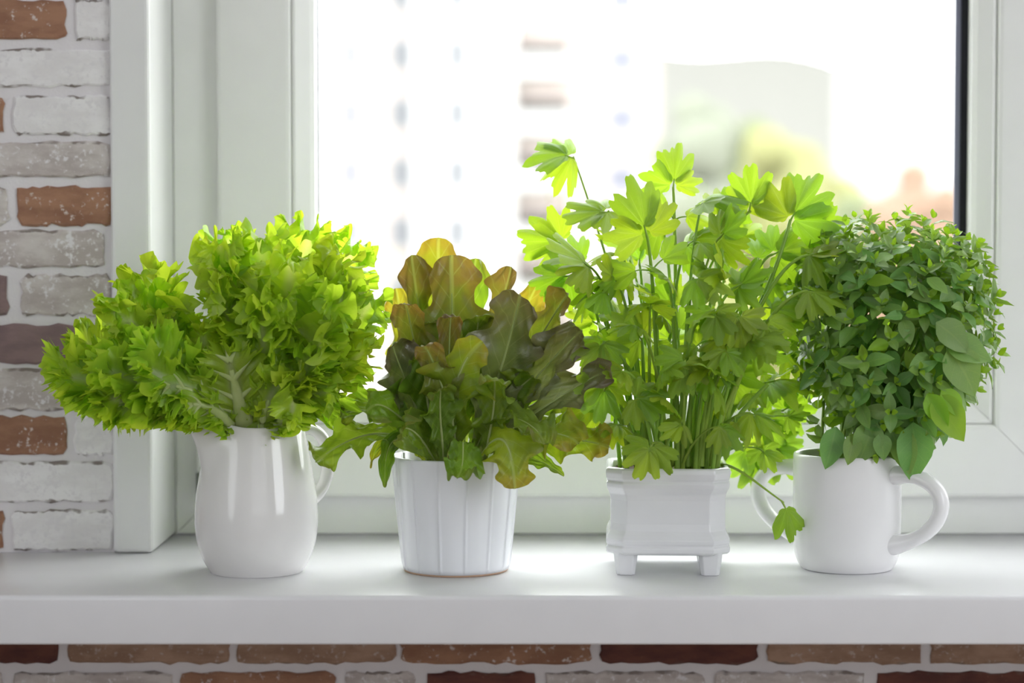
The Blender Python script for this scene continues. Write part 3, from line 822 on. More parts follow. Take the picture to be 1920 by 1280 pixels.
# --- curly lettuce in the pitcher
LET = PIT + np.array([0, 0, 0.100])
let = tag(empty('curly_lettuce', LET), 'bright green curly lettuce with frilled leaves, standing in the white pitcher', 'lettuce')
pm = lambda px, py, dy=0.0: pt(px, py, 1.575 + dy)
base = lambda px=482, dy=0.0: pm(px, 822, dy)
CAMF = np.array([0, -1, 0.15])
cl = [  # control points, facing, radius px, spread, ruffle, cup, young leaf, curl over
    # back and top
    ([base(480, .01), pm(470, 700, .02), pm(450, 560, .02), pm(425, 428, .012)], (0, -1, .3), 74, 1.9, 1.0, .3, 1, 1),
    ([base(490, .01), pm(520, 690, .03), pm(580, 560, .03), pm(585, 412, .02)], (0, -1, .3), 92, 1.9, 1.0, .3, 1, 1),
    ([base(495, .015), pm(560, 700, .03), pm(640, 590, .03), pm(668, 440, .02)], (-.2, -1, .3), 82, 1.8, 1.0, .3, 1, 1),
    ([base(485, .0), pm(500, 690, .0), pm(500, 560, -.005), pm(490, 425, -.01)], (0, -1, .25), 84, 1.9, 1.1, .35, 1, 1),
    ([base(480, .0), pm(455, 700, -.005), pm(430, 590, -.012), pm(415, 440, -.015)], (.25, -1, .2), 64, 1.8, 1.1, .35, 1, 1),
    ([base(490, .0), pm(540, 700, -.005), pm(620, 600, -.012), pm(650, 470, -.015)], (-.2, -1, .2), 84, 1.8, 1.1, .35, 1, 1),
    ([base(490, -.01), pm(520, 700, -.02), pm(550, 610, -.03), pm(548, 470, -.032)], (0, -1, .2), 80, 1.9, 1.1, .3, 1, 1),
    ([base(480, -.01), pm(470, 700, -.02), pm(455, 620, -.028), pm(440, 500, -.03)], (.1, -1, .1), 70, 1.9, 1.1, .3, 1, 1),
    # right side
    ([base(505, .0), pm(570, 740, .0), pm(640, 660, -.005), pm(712, 545, -.005)], (-.3, -1, .4), 66, 1.8, 1.1, .35, 1, 1),
    ([base(505, -.01), pm(570, 750, -.02), pm(640, 690, -.03), pm(710, 640, -.035)], (-.2, -.8, .6), 60, 1.8, 1.1, .35, 1, 0),
    ([base(500, -.012), pm(560, 740, -.03), pm(600, 660, -.04), pm(632, 550, -.042)], (-.1, -1, .3), 78, 1.9, 1.1, .3, 1, 1),
    ([base(510, -.005), pm(580, 770, -.015), pm(630, 730, -.02), pm(690, 690, -.025)], (0, -.6, .8), 52, 1.7, 1.0, -.25, 0, 0),
    # front right, frills hanging over the rim
    ([base(505, -.02), pm(540, 740, -.04), pm(575, 690, -.05), pm(600, 650, -.055)], (0, -1, .2), 74, 2.0, 1.0, -.3, 1, 0),
    ([base(510, -.025), pm(550, 730, -.05), pm(560, 730, -.058), pm(540, 800, -.055)], (0, -1, .2), 48, 1.9, 1.0, -.3, 0, 0),
    ([base(512, -.02), pm(560, 740, -.04), pm(610, 720, -.05), pm(640, 745, -.052)], (0, -1, .4), 52, 1.9, 1.0, -.2, 0, 0),
    # left upper lobe
    ([base(465, .0), pm(410, 720, .0), pm(310, 640, -.004), pm(258, 500, -.006)], (.2, -1, .3), 72, 1.9, 1.1, .35, 1, 1),
    ([base(462, -.005), pm(400, 730, -.01), pm(310, 650, -.02), pm(215, 545, -.02)], (.2, -1, .35), 66, 1.9, 1.1, .35, 1, 1),
    ([base(465, .005), pm(410, 720, .01), pm(330, 670, .01), pm(296, 545, .006)], (.1, -1, .3), 52, 1.9, 1.1, .3, 1, 1),
    # left lower lobe, the frilled mass that reaches past the casing
    ([base(460, -.005), pm(380, 740, -.01), pm(260, 680, -.02), pm(120, 630, -.02)], (.3, -1, .5), 76, 1.9, 1.1, .4, 1, 0),
    ([base(460, -.01), pm(380, 750, -.02), pm(240, 710, -.03), pm(78, 690, -.03)], (.2, -1, .4), 84, 1.9, 1.1, .4, 1, 0),
    ([base(458, -.012), pm(380, 760, -.025), pm(250, 720, -.04), pm(125, 735, -.04)], (.1, -1, .3), 80, 1.9, 1.0, .3, 1, 0),
    ([base(458, -.012), pm(380, 750, -.03), pm(270, 700, -.045), pm(170, 655, -.05)], (.1, -1, .35), 84, 1.9, 1.1, .35, 1, 0),
    ([base(458, -.014), pm(380, 760, -.03), pm(270, 710, -.05), pm(180, 780, -.05)], (0, -1, .1), 70, 1.9, 0.9, -.3, 0, 0),
    ([base(460, -.015), pm(390, 740, -.035), pm(320, 680, -.055), pm(245, 630, -.06)], (.2, -1, .3), 70, 1.9, 1.1, .35, 1, 0),
    # front: broad leaves seen from outside, with the big pale rib
    ([base(466, -.020), pm(452, 770, -.040), pm(436, 700, -.052), pm(420, 640, -.050)], (0, -1, .0), 78, 2.0, 0.7, .35, 2, 0),
    ([base(456, -.022), pm(400, 750, -.046), pm(340, 700, -.060), pm(275, 735, -.062)], (0, -1, .3), 62, 1.9, 0.8, -.2, 2, 0),
    ([base(455, -.024), pm(410, 765, -.046), pm(368, 740, -.060), pm(335, 772, -.060)], (0, -1, .3), 40, 1.9, 0.8, -.2, 2, 0),
    ([base(472, -.015), pm(480, 750, -.03), pm(500, 660, -.04), pm(500, 560, -.04)], (0, -1, .1), 78, 1.9, 1.0, .2, 1, 1),
    ([base(466, -.015), pm(420, 740, -.03), pm(385, 660, -.035), pm(372, 600, -.035)], (.2, -1, .2), 52, 1.9, 1.0, .3, 0, 0),
    ([base(486, -.024), pm(492, 770, -.044), pm(512, 720, -.054), pm(540, 690, -.058)], (0, -1, .1), 54, 1.9, 0.9, -.2, 2, 0),
]
lrng = random.Random(11)
for i, (ctrl, F, rp, sp, rf, cp, young, curl) in enumerate(cl):
    c1 = list(ctrl)
    if curl:                       # the tip arches over towards the room
        c1[3] = c1[3] + np.array([0, 0, 0.010])
        c1.append(ctrl[3] + np.array([0, -0.030, -0.010]))
    curly_leaf(let, c1, F, rp * 0.000414, 100 + i, sp, rf, cp, ribw=(0.0075, 0.0052, 0.0045)[i - 24] if 24 <= i <= 26 else 0.0034)
    if young != 1: continue
    # a younger leaf folded into each big one
    k = lrng.uniform(0.80, 0.92)
    c2 = [np.array(c) for c in ctrl]
    d = np.array([lrng.uniform(-.012, .012), -0.010 - lrng.uniform(0, .008), lrng.uniform(-.008, .004)])
    c2[3] = c2[0] + (c2[3] - c2[0]) * k + d; c2[2] = c2[0] + (c2[2] - c2[0]) * k + d * 0.6
    if curl: c2.append(c2[3] + np.array([lrng.uniform(-.01, .01), -0.022, -0.006]))
    F2 = (F[0] + lrng.uniform(-.4, .4), F[1], F[2] + lrng.uniform(-.1, .5))
    curly_leaf(let, c2, F2, rp * 0.75 * 0.000414, 200 + i, sp, 1.25, cp + 0.25)

# --- oak leaf lettuce in the fluted pot
PROF = {
    'lobed': [(0, .12), (.18, .14), (.32, .30), (.42, .72), (.50, .38), (.58, .60), (.67, 1.06), (.75, .50), (.82, .50), (.91, .66), (.975, .40), (1, 0)],
    'broad': [(0, .16), (.20, .22), (.36, .58), (.45, .52), (.55, .86), (.63, .72), (.73, 1.04), (.82, .80), (.90, .72), (.965, .44), (1, 0)],
    'finger': [(0, .10), (.22, .12), (.38, .55), (.46, .28), (.56, .30), (.66, 1.0), (.74, .46), (.82, .36), (.91, .44), (.975, .26), (1, 0)],
    'strip': [(0, .5), (.2, .6), (.5, 1.0), (.75, .85), (.9, .55), (1, 0)],
}
def oak_leaf(plant, ctrl, F, wid, prof, mat, seed, ruf=0.006, cup=0.3, twist=0.0, rws=56, cols=21):
    rg = np.random.default_rng(seed)
    C = bez(ctrl, 36); L = np.linalg.norm(np.diff(C, axis=0), axis=1).sum()
    t = (1 - (1 - np.linspace(0, 1, rws)) ** 1.35)[:, None]
    s_ = np.linspace(-1, 1, cols)[None, :]
    pr = np.array(PROF[prof])
    tt = np.linspace(0, 1, 400); wl = np.interp(tt, pr[:, 0], pr[:, 1])
    ker = np.hanning(23); ker /= ker.sum(); wp = np.convolve(np.pad(wl, 11, mode='edge'), ker, 'valid')
    wp = np.where(tt > 0.955, np.sqrt(np.clip(1 - ((tt - 0.955) / 0.045) ** 2, 0, 1)) * wp[int(0.955 * 399)], wp)
    j1, j2 = rg.uniform(-.025, .025, 2); k1, k2 = rg.uniform(.86, 1.12, 2)
    wL = np.interp(t - j1 * np.sin(t * 3.14), tt, wp) * k1; wR = np.interp(t - j2 * np.sin(t * 3.14), tt, wp) * k2
    w = np.where(s_ < 0, wL, wR) * wid
    b = s_ * w
    a = t * L + 0.22 * np.abs(b) * np.clip((0.98 - t) / 0.3, 0, 1)
    p = rg.uniform(0, 6.28, 6)
    rel = np.abs(b) / wid
    side = np.where(s_ < 0, p[0], p[1])
    h = ruf * rel ** 1.5 * (np.sin(t * 23 + side) + 0.6 * np.sin(t * 47 + side * 1.7)) + cup * b * b / wid
    h = h + 0.0016 * np.sin(t * 44 + 20 * rel + p[2]) * rel * (1 - rel) * 3       # quilting between the veins
    h = h - 0.0012 * np.exp(-(s_ * 9) ** 2)                                        # grooved midrib
    P, _ = on_curve(C, F, a, b, h, twist)
    P = keep_clear(P, POT, 0.0455, 0.0515, 0.0915)
    uv = np.stack(np.broadcast_arrays(0.5 + 0.5 * b / wid, t), -1)
    loc = np.array(plant.location)
    o = link('leaf', mesh('leaf', P - loc, grid_faces(rws, cols), mat, uv=uv), plant)
    k = 30; tr = np.linspace(0, 1, k)
    T, S, N = frames(C, F, twist)
    v, f = tube_data(C[:k] - N[:k] * 0.0007, wid * 0.048 * (1.15 - tr) + 0.0002, 8, 0.55, hint=F)
    link('midrib', mesh('midrib', v - loc, f, M['rib']), o)
    return o
OAK = POT + np.array([0, 0, 0.074])
oak = tag(empty('oak_leaf_lettuce', OAK), 'green and bronze oak leaf lettuce with lobed leaves, planted in the fluted pot', 'lettuce')
qm = lambda px, py, dy=0.0: pt(px, py, 1.583 + dy)
ob = lambda px=855, dy=0.0: qm(px, 888, dy)
ol = [  # control points, facing, half width px, profile, material, ruffle, cup, twist
    # tall back leaves
    ([ob(850, .02), qm(840, 740, .035), qm(830, 600, .045), qm(822, 445, .03)], (0, -1, .1), 62, 'lobed', 'oako', .004, .2, 0),
    ([ob(852, .0), qm(850, 740, .01), qm(850, 620, .012), qm(846, 478, -.004)], (0, -1, .1), 74, 'lobed', 'oakr', .004, .35, 0),
    ([ob(845, .02), qm(815, 740, .03), qm(780, 620, .03), qm(772, 478, .02)], (.9, -.6, 0), 50, 'lobed', 'oakr', .005, .4, .4),
    ([ob(862, .02), qm(880, 740, .04), qm(890, 620, .045), qm(892, 484, .035)], (0, -1, .1), 44, 'broad', 'oakg', .005, .2, 0),
    ([ob(870, .02), qm(900, 740, .03), qm(940, 630, .03), qm(958, 500, .015)], (-.3, -1, 0), 46, 'lobed', 'oakr', .004, .5, .2),
    ([ob(868, .02), qm(900, 760, .04), qm(960, 640, .045), qm(1010, 530, .04)], (-.3, -1, 0), 44, 'broad', 'oako', .005, .2, 0),
    ([ob(840, .03), qm(800, 760, .045), qm(750, 640, .05), qm(742, 540, .045)], (.3, -1, 0), 44, 'lobed', 'oako', .005, .3, 0),
    # middle ring
    ([ob(845, .0), qm(800, 740, -.004), qm(775, 650, -.012), qm(768, 566, -.026)], (.35, -1, .2), 46, 'broad', 'oakr', .004, .6, .15),
    ([ob(853, -.01), qm(842, 760, -.02), qm(835, 660, -.024), qm(838, 570, -.034)], (.1, -1, .2), 36, 'broad', 'oakr', .003, .7, 0),
    ([ob(876, .0), qm(915, 760, -.002), qm(955, 660, -.012), qm(975, 552, -.02)], (.1, -1, .15), 66, 'broad', 'oakd', .003, .15, .1),
    ([ob(884, .0), qm(930, 760, .004), qm(1000, 660, .004), qm(1075, 530, -.01)], (-.2, -1, .2), 48, 'lobed', 'oakr', .005, .6, .3),
    ([ob(884, -.004), qm(940, 770, -.01), qm(1010, 700, -.014), qm(1085, 615, -.02)], (-.2, -1, .4), 48, 'broad', 'oakd', .005, .35, .2),
    ([ob(884, -.008), qm(950, 790, -.02), qm(1030, 760, -.028), qm(1122, 684, -.034)], (0, -.7, .8), 46, 'broad', 'oakd', .004, .3, -.3),
    ([ob(834, -.004), qm(790, 770, -.02), qm(745, 700, -.03), qm(722, 640, -.03)], (.2, -1, .2), 58, 'broad', 'oakd', .004, .3, 0),
    ([ob(838, -.012), qm(800, 780, -.03), qm(790, 720, -.036), qm(800, 650, -.034)], (.1, -1, .1), 50, 'broad', 'oakg', .004, .4, 0),
    # front centre: olive leaf with big lobes tipping forward
    ([ob(856, -.02), qm(846, 790, -.042), qm(838, 690, -.052), qm(905, 640, -.062)], (.1, -1, .35), 68, 'finger', 'oako', .004, .15, .1),
    ([ob(856, -.02), qm(856, 800, -.04), qm(836, 720, -.052), qm(806, 640, -.056)], (.2, -1, .3), 46, 'lobed', 'oakr', .004, .3, .1),
    # right, low
    ([ob(884, -.01), qm(950, 830, -.02), qm(1030, 800, -.026), qm(1135, 832, -.03)], (0, -.7, .8), 58, 'lobed', 'oako', .005, -.2, 0),
    ([ob(880, -.016), qm(930, 820, -.03), qm(990, 790, -.036), qm(1070, 810, -.04)], (0, -.8, .7), 54, 'broad', 'oako', .005, -.2, .2),
    ([ob(878, -.02), qm(900, 770, -.04), qm(950, 750, -.05), qm(1022, 800, -.052)], (0, -.35, 1), 40, 'broad', 'oakg', .004, .2, 0),
    ([ob(890, -.01), qm(960, 840, -.02), qm(1010, 850, -.022), qm(1058, 892, -.02)], (0, -.8, .7), 18, 'strip', 'oakg', .002, .2, 0),
    # front, hanging over the rim
    ([ob(886, -.03), qm(920, 800, -.058), qm(960, 790, -.070), qm(966, 916, -.070)], (0, -1, .3), 56, 'lobed', 'oako', .003, -.15, 0),
    ([ob(860, -.03), qm(866, 810, -.052), qm(874, 800, -.060), qm(880, 868, -.062)], (0, -1, .3), 36, 'broad', 'oakg', .004, -.2, 0),
    ([ob(830, -.03), qm(830, 820, -.05), qm(820, 760, -.056), qm(836, 720, -.056)], (.1, -1, 0), 40, 'broad', 'oakg', .004, .3, 0),
    ([ob(906, -.025), qm(920, 820, -.044), qm(930, 760, -.050), qm(915, 690, -.046)], (-.2, -1, 0), 44, 'broad', 'oakg', .004, .3, 0),
    # left, low
    ([ob(825, -.01), qm(770, 800, -.02), qm(700, 770, -.024), qm(598, 858, -.024)], (0, -.8, .7), 58, 'lobed', 'oakg', .005, -.1, 0),
    ([ob(825, -.004), qm(770, 790, -.006), qm(710, 750, -.008), qm(632, 762, -.008)], (0, -.6, .8), 38, 'broad', 'oakg', .004, .3, 0),
    ([ob(824, -.016), qm(760, 790, -.03), qm(716, 800, -.034), qm(722, 914, -.034)], (.5, -1, .2), 16, 'strip', 'oakg', .003, .3, .3),
    ([ob(824, -.01), qm(760, 800, -.02), qm(704, 810, -.02), qm(694, 878, -.02)], (.5, -1, .2), 12, 'strip', 'oako', .003, .3, .3),
    ([ob(828, -.02), qm(780, 800, -.036), qm(740, 760, -.042), qm(716, 742, -.044)], (.2, -.9, .5), 48, 'broad', 'oakg', .004, .3, 0),
    ([ob(830, -.026), qm(800, 820, -.046), qm(770, 790, -.052), qm(740, 800, -.054)], (.1, -.9, .4), 40, 'broad', 'oakg', .004, .2, 0),
    # inner fill
    ([ob(850, .01), qm(860, 760, .015), qm(890, 680, .01), qm(910, 590, .0)], (-.1, -1, .1), 48, 'broad', 'oakg', .004, .4, 0),
    ([ob(850, .01), qm(830, 760, .012), qm(800, 680, .012), qm(790, 600, .01)], (.2, -1, .1), 46, 'broad', 'oakg', .004, .4, 0),
    ([ob(870, .0), qm(900, 780, .0), qm(960, 740, -.01), qm(1010, 700, -.012)], (-.1, -1, .3), 46, 'broad', 'oakg', .004, .3, 0),
    ([ob(874, .01), qm(940, 780, .02), qm(1020, 740, .02), qm(1075, 720, .016)], (-.1, -1, .4), 44, 'broad', 'oakg', .004, .3, 0),
]
org = random.Random(21)
for i, (ctrl, F, wp_, prof_, mt, rf, cp, tw) in enumerate(ol):
    c = [np.array(q) for q in ctrl]
    g = org.uniform(-1, 1)
    if prof_ != 'strip' and i not in (15, 21):
        c[2] = c[2] + np.array([g * 0.008, 0, 0]); c[1] = c[1] - np.array([g * 0.006, 0, 0])
        if i > 6: c.append(c[3] + np.array([g * 0.010, -0.008 - 0.026 * org.random(), -0.010 * org.random()]))   # tips nod forward
        tw = tw + org.uniform(-.45, .45)
        if prof_ == 'broad' and org.random() < 0.6: prof_ = 'lobed'
    oak_leaf(oak, c, F, wp_ * 0.000416 * (1.1 if prof_ != 'broad' else 1), prof_, M[mt], 500 + i, rf * 2.0, cp + org.uniform(-.1, .35), tw)

# --- celery in the square planter
def leaflet_mesh(seed, droop, fold):
    rg = np.random.default_rng(seed)
    cols, rws = 61, 7
    th = np.linspace(-1.85, 1.85, cols)[None]; r = np.linspace(0.0, 1, rws)[:, None]
    c = [0, .72 + rg.uniform(-.06, .06), -.72 + rg.uniform(-.06, .06)]
    amp = [1.0, .92, .92]; wd = [.35, .33, .33]
    lob = np.max([a * np.exp(-np.abs((th - k) / w) ** 3) for k, a, w in zip(c, amp, wd)], axis=0)
    Rr = 0.52 + 0.48 * lob
    Rr = Rr * np.interp(np.abs(th), [0, .85, 1.15, 1.5, 1.85], [1, 1, .86, .52, .25])
    tq = th * 3.4 + rg.uniform(0, 3)
    teeth = 1 - (0.16 * (1 - np.abs(np.sin(tq * 1.9))) ** 1.3 + 0.05 * (1 - np.abs(np.sin(tq * 5.2)))) * np.clip((r - .5) / .5, 0, 1)
    rho = r * Rr * teeth * 1.12
    x = rho * np.sin(th) * 0.84; y = rho * np.cos(th)
    z = -droop * rho ** 2 + fold * np.abs(x) + 0.05 * rho * np.sin(th * 9 + 1) + 0.03 * np.sin(x * 9 + seed) * rho
    P = np.stack(np.broadcast_arrays(x, y, z), -1)
    uv = np.stack(np.broadcast_arrays((th + 1.85) / 3.7, r), -1)
    return mesh('leaflet', P.reshape(-1, 3), grid_faces(rws, cols), M['celery'], uv=uv)
LFM = [leaflet_mesh(i, d, f) for i, (d, f) in enumerate([(.15, .15), (.35, -.1), (.5, .2), (.05, .3), (.7, -.15), (.25, 0.0), (.45, .35)])]
CEL = PLC + np.array([0, 0, 0.077])
cel = tag(empty('celery_plant', CEL), 'leafy light green celery plant with long stalks, growing in the square planter', 'plant')
crg = random.Random(4)
cm = lambda px, py, dy=0.0: pt(px, py, 1.592 + dy)
def basis(pos, along, normal, size, wide=1.0):
    y = nrm(along); x = nrm(np.cross(y, normal)); z = np.cross(x, y)
    m = np.eye(4); m[:3, 0] = x * size * wide; m[:3, 1] = y * size; m[:3, 2] = z * size; m[:3, 3] = pos
    return m
def place(me, name, parent, m):
    o = bpy.data.objects.new(name, me); COL.objects.link(o); o.parent = parent
    o.matrix_local = Matrix(m.tolist()); return o
def rot(v, ax, a):
    ax = nrm(ax); return v * math.cos(a) + np.cross(ax, v) * math.sin(a) + ax * np.dot(ax, v) * (1 - math.cos(a))
def celery_leaf(tip, size, base_pt=None, thick=1.0, lower=0.5, along=None, normal=None, bend=None, nl=3):
    tip = np.asarray(tip, float)
    if base_pt is None:
        bx = np.clip((tip[0] - PLC[0]) * 0.42 + crg.uniform(-.012, .012), -0.036, 0.036)
        by = np.clip((tip[1] - PLC[1]) * 0.5 + crg.uniform(-.012, .012), -0.033, 0.033)
        base_pt = np.array([PLC[0] + bx, PLC[1] + by, 0.077])
    d = tip - base_pt
    if bend is None:
        bend = [base_pt + np.array([d[0] * .12, d[1] * .12, max(d[2], .03) * .45]), base_pt + np.array([d[0] * .55, d[1] * .55, max(d[2], .02) * .92 + abs(d[0]) * .12])]
    C = bez([base_pt] + bend + [tip], 22)
    loc = np.array(cel.location)
    T = nrm(C[-1] - C[-3])
    parts = [tube_data(C, np.linspace(.0019, .0008, 22) * thick, 7, 0.8, hint=(.3, -1, .1))]
    out = np.array([d[0], d[1] - 0.02, 0.0]); out = out / (np.linalg.norm(out) + 1e-6)
    if along is None: along = nrm(T * 0.7 + out * 0.55 + np.array([crg.uniform(-.4, .4), crg.uniform(-.4, .2), crg.uniform(-.35, .35)]))
    if normal is None: normal = np.array([crg.uniform(-.5, .5), -crg.uniform(.1, 1.1), crg.uniform(.15, 1.0)])
    along = np.asarray(along, float); normal = np.asarray(normal, float)
    nn = nrm(normal - along * np.dot(normal, along))
    jobs = [(tip + along * size * .18, along, nn, size)]
    for sgn in ((-1, 1) if nl >= 3 else ()):
        a2 = rot(along, nn, sgn * crg.uniform(.95, 1.35)); jobs.append((tip + a2 * size * .10, nrm(a2 + np.array([0, 0, -.15])), nn + a2 * crg.uniform(-.3, .3), size * crg.uniform(.75, .95)))
    if nl >= 3 and crg.random() < lower:
        k = crg.randint(14, 17)
        for sgn in (-1, 1):
            a2 = rot(along, nn, sgn * crg.uniform(.9, 1.3)); e = C[k] + a2 * size * .35
            parts.append(tube_data(bez([C[k], C[k] + a2 * size * .15 + np.array([0, 0, .002]), e], 6), np.linspace(.0008, .0005, 6), 5, hint=(.2, -1, .3)))
            jobs.append((e, nrm(a2 + np.array([0, 0, -.25])), nn + np.array([crg.uniform(-.4, .4), crg.uniform(-.3, .3), .3]), size * crg.uniform(.6, .8)))
    parts.append(tube_data(bez([tip - T * .002, tip + along * size * .22], 4), np.linspace(.0009, .0006, 4), 6, hint=(.2, -1, .3)))
    v, f = join(parts)
    st = link('leaf_stalk', mesh('leaf_stalk', v - loc, f, M['stalk']), cel)
    for (p, a2, n2, sz) in jobs:
        place(crg.choice(LFM), 'leaflet', st, basis(p - loc, a2, n2, sz, crg.uniform(.85, 1.1)))
K = 0.000380
def V3(*a): return np.array(a, float)
# leaves that stand out in the photograph
celery_leaf(cm(1075, 293, .02), 78 * K, along=V3(-1, -.2, .12), normal=V3(.1, -.55, .6), thick=.8, lower=0,
            base_pt=cm(1225, 872, .0), bend=[cm(1190, 640, .01), cm(1120, 420, .02)])
celery_leaf(cm(1262, 350, .0), 74 * K, along=V3(.15, 0, 1), normal=V3(.1, -1, .2), thick=1.3)
celery_leaf(cm(1140, 395, -.02), 80 * K, along=V3(-.8, -.2, -.1), normal=V3(-.3, -.7, .7), thick=1.2)
celery_leaf(cm(1212, 440, -.045), 92 * K, along=V3(-.25, -.2, 1), normal=V3(0, -1, .4), thick=1.3)
celery_leaf(cm(1105, 500, -.035), 88 * K, along=V3(-.7, -.3, .5), normal=V3(.2, -.5, .9))
celery_leaf(cm(1055, 455, .02), 78 * K, along=V3(-1, 0, .2), normal=V3(0, -1, .1))
celery_leaf(cm(1068, 515, .0), 70 * K, along=V3(-.9, 0, -.2), normal=V3(0, -1, .2))
celery_leaf(cm(1318, 380, -.01), 72 * K, along=V3(.7, -.2, .4), normal=V3(-.2, -.4, 1))
celery_leaf(cm(1345, 405, .012), 70 * K, along=V3(.5, 0, .3), normal=V3(0, -1, .1))
celery_leaf(cm(1408, 395, .0), 80 * K, along=V3(.0, 0, 1), normal=V3(0, -1, .2), thick=1.3)
celery_leaf(cm(1482, 412, -.005), 90 * K, along=V3(.45, -.1, .8), normal=V3(-.1, -1, .2), thick=1.7,
            base_pt=cm(1300, 872, -.02), bend=[cm(1320, 740, -.03), cm(1440, 590, -.03)])
celery_leaf(cm(1520, 430, .01), 68 * K, along=V3(.8, 0, .2), normal=V3(0, -1, .1))
celery_leaf(cm(1515, 478, -.03), 64 * K, along=V3(.9, -.3, .1), normal=V3(0, -.5, .9), thick=1.4)
celery_leaf(cm(1515, 545, -.045), 70 * K, along=V3(.9, -.3, -.2), normal=V3(0, -.5, .9), thick=1.4)
celery_leaf(cm(1340, 580, -.055), 62 * K, along=V3(.1, -.5, -1), normal=V3(0, -1, .2), thick=1.3)
celery_leaf(cm(1385, 592, -.06), 66 * K, along=V3(.2, -.4, -.8), normal=V3(0, -1, .3))
celery_leaf(cm(1436, 600, -.06), 72 * K, along=V3(.1, -.3, -1), normal=V3(0, -1, .2))
celery_leaf(cm(1285, 672, -.062), 66 * K, along=V3(-.3, -.3, -.9), normal=V3(.1, -1, .2))
celery_leaf(cm(1360, 655, -.062), 58 * K, along=V3(.3, -.4, -.5), normal=V3(0, -.8, .7))
celery_leaf(cm(1300, 520, -.05), 66 * K, along=V3(.9, -.3, -.2), normal=V3(0, -.8, .6))
celery_leaf(cm(1190, 745, -.065), 62 * K, along=V3(.8, -.3, -.2), normal=V3(0, -.9, .5))
celery_leaf(cm(1222, 832, -.068), 62 * K, along=V3(-.45, -.2, -1), normal=V3(-.1, -1, .2), base_pt=cm(1262, 872, -.03), bend=[cm(1255, 838, -.045), cm(1235, 822, -.06)], lower=0)
celery_leaf(cm(1130, 640, -.04), 66 * K, along=V3(-.4, -.3, -.7), normal=V3(0, -1, .3))
celery_leaf(cm(1135, 720, -.05), 66 * K, along=V3(-.2, -.3, -1), normal=V3(0, -1, .2))
celery_leaf(cm(1425, 795, .03), 74 * K, along=V3(.5, .1, -.3), normal=V3(0, -1, .3))
celery_leaf(cm(1455, 835, .045), 74 * K, along=V3(.4, .1, -.6), normal=V3(0, -1, .2))
celery_leaf(cm(1415, 860, .05), 64 * K, along=V3(.1, .1, -.9), normal=V3(0, -1, .2))
celery_leaf(cm(1470, 770, .05), 70 * K, along=V3(.6, .1, .4), normal=V3(0, -1, .2))
celery_leaf(cm(1430, 842, -.02), 44 * K, along=V3(.4, -.1, -.7), normal=V3(0, -1, .4), thick=.7)
celery_leaf(cm(1475, 780, -.01), 40 * K, along=V3(.8, -.1, .1), normal=V3(0, -.8, .6), thick=.6)
celery_leaf(cm(1280, 795, -.065), 46 * K, along=V3(-.6, -.2, -.4), normal=V3(0, -.8, .6), thick=.7)
celery_leaf(cm(1350, 800, -.06), 50 * K, along=V3(.5, -.2, -.3), normal=V3(0, -.8, .6), thick=.7)
# the trailing stem in front of the mug
celery_leaf(cm(1470, 942, -.03), 66 * K, base_pt=cm(1352, 872, -.012), bend=[cm(1380, 868, -.025), cm(1420, 908, -.03)], along=V3(.32, -.1, -1), normal=V3(.2, -1, .1), thick=.75, lower=0, nl=1)
# the crowd in between
spots = [(1160, 470, .01), (1200, 500, .03), (1250, 430, .03), (1290, 450, .0), (1340, 470, .02), (1390, 450, .03), (1440, 470, .0), (1480, 500, .03),
         (1120, 560, -.01), (1170, 590, .0), (1220, 560, -.02), (1270, 570, .0), (1330, 620, .0), (1380, 540, -.02), (1420, 560, .02), (1460, 600, .0), (1480, 660, .02),
         (1110, 610, .02), (1160, 660, .0), (1210, 640, -.02), (1260, 640, .02), (1310, 720, -.02), (1370, 700, .0), (1420, 660, -.02), (1440, 720, .0),
         (1120, 760, -.02), (1165, 800, -.03), (1150, 720, .01), (1230, 710, .0), (1400, 770, -.03), (1150, 520, -.03), (1260, 520, -.045), (1350, 520, -.04), (1170, 700, -.055), (1330, 690, -.05), (1260, 690, -.055), (1220, 580, -.055), (1300, 600, -.055), (1360, 440, -.02), (1190, 610, -.05), (1400, 640, -.055), (1250, 745, -.06)]
for (px, py, dy) in spots:
    celery_leaf(cm(px + crg.uniform(-10, 10), py + crg.uniform(-8, 8), dy), crg.uniform(48, 76) * K, lower=.35, thick=crg.uniform(.8, 1.3))
# a few stout pale stalks low in the middle
for (x0, x1, y1, dy) in ((1215, 1195, 700, -.02), (1290, 1300, 690, -.03), (1315, 1345, 700, -.03), (1335, 1395, 690, -.028), (1270, 1262, 720, -.025), (1345, 1440, 720, -.02), (1180, 1140, 730, -.02)):
    C = bez([cm(x0, 874, dy), cm(x0, 810, dy), cm(x1, y1, dy - .006)], 12)
    v, f = tube_data(C, np.linspace(.0026, .0016, 12), 8, 0.75, hint=(.3, -1, .1))
    link('stalk', mesh('stalk', v - CEL, f, M['stalk']), cel)

# --- bush basil in the mug
def basil_mesh(seed, fold, curl, wid):
    t = np.linspace(0, 1, 8)[:, None]; s_ = np.linspace(-1, 1, 5)[None]
    w = wid * np.sin(math.pi * np.clip(t, 0, 1) ** 0.80) ** 0.85 * (1 - 0.15 * t) + 0.012
    w = w * np.where(t > 0.99, 0.0, 1.0)
    x = s_ * w; y = t + 0 * s_
    z = fold * np.abs(x) - curl * (t - 0.2) ** 2 + 0.02 * np.sin(t * 14 + seed) * np.abs(s_)
    P = np.stack(np.broadcast_arrays(x, y, z), -1).reshape(-1, 3)
    uv = np.stack(np.broadcast_arrays(0.5 + 0.5 * s_, t), -1).reshape(-1, 2)
    return P, grid_faces(8, 5), uv
BV = [basil_mesh(i, f, c, w) for i, (f, c, w) in enumerate([(.35, .2, .30), (.2, .45, .33), (.5, .1, .27), (.15, .6, .31), (.4, -.15, .28)])]
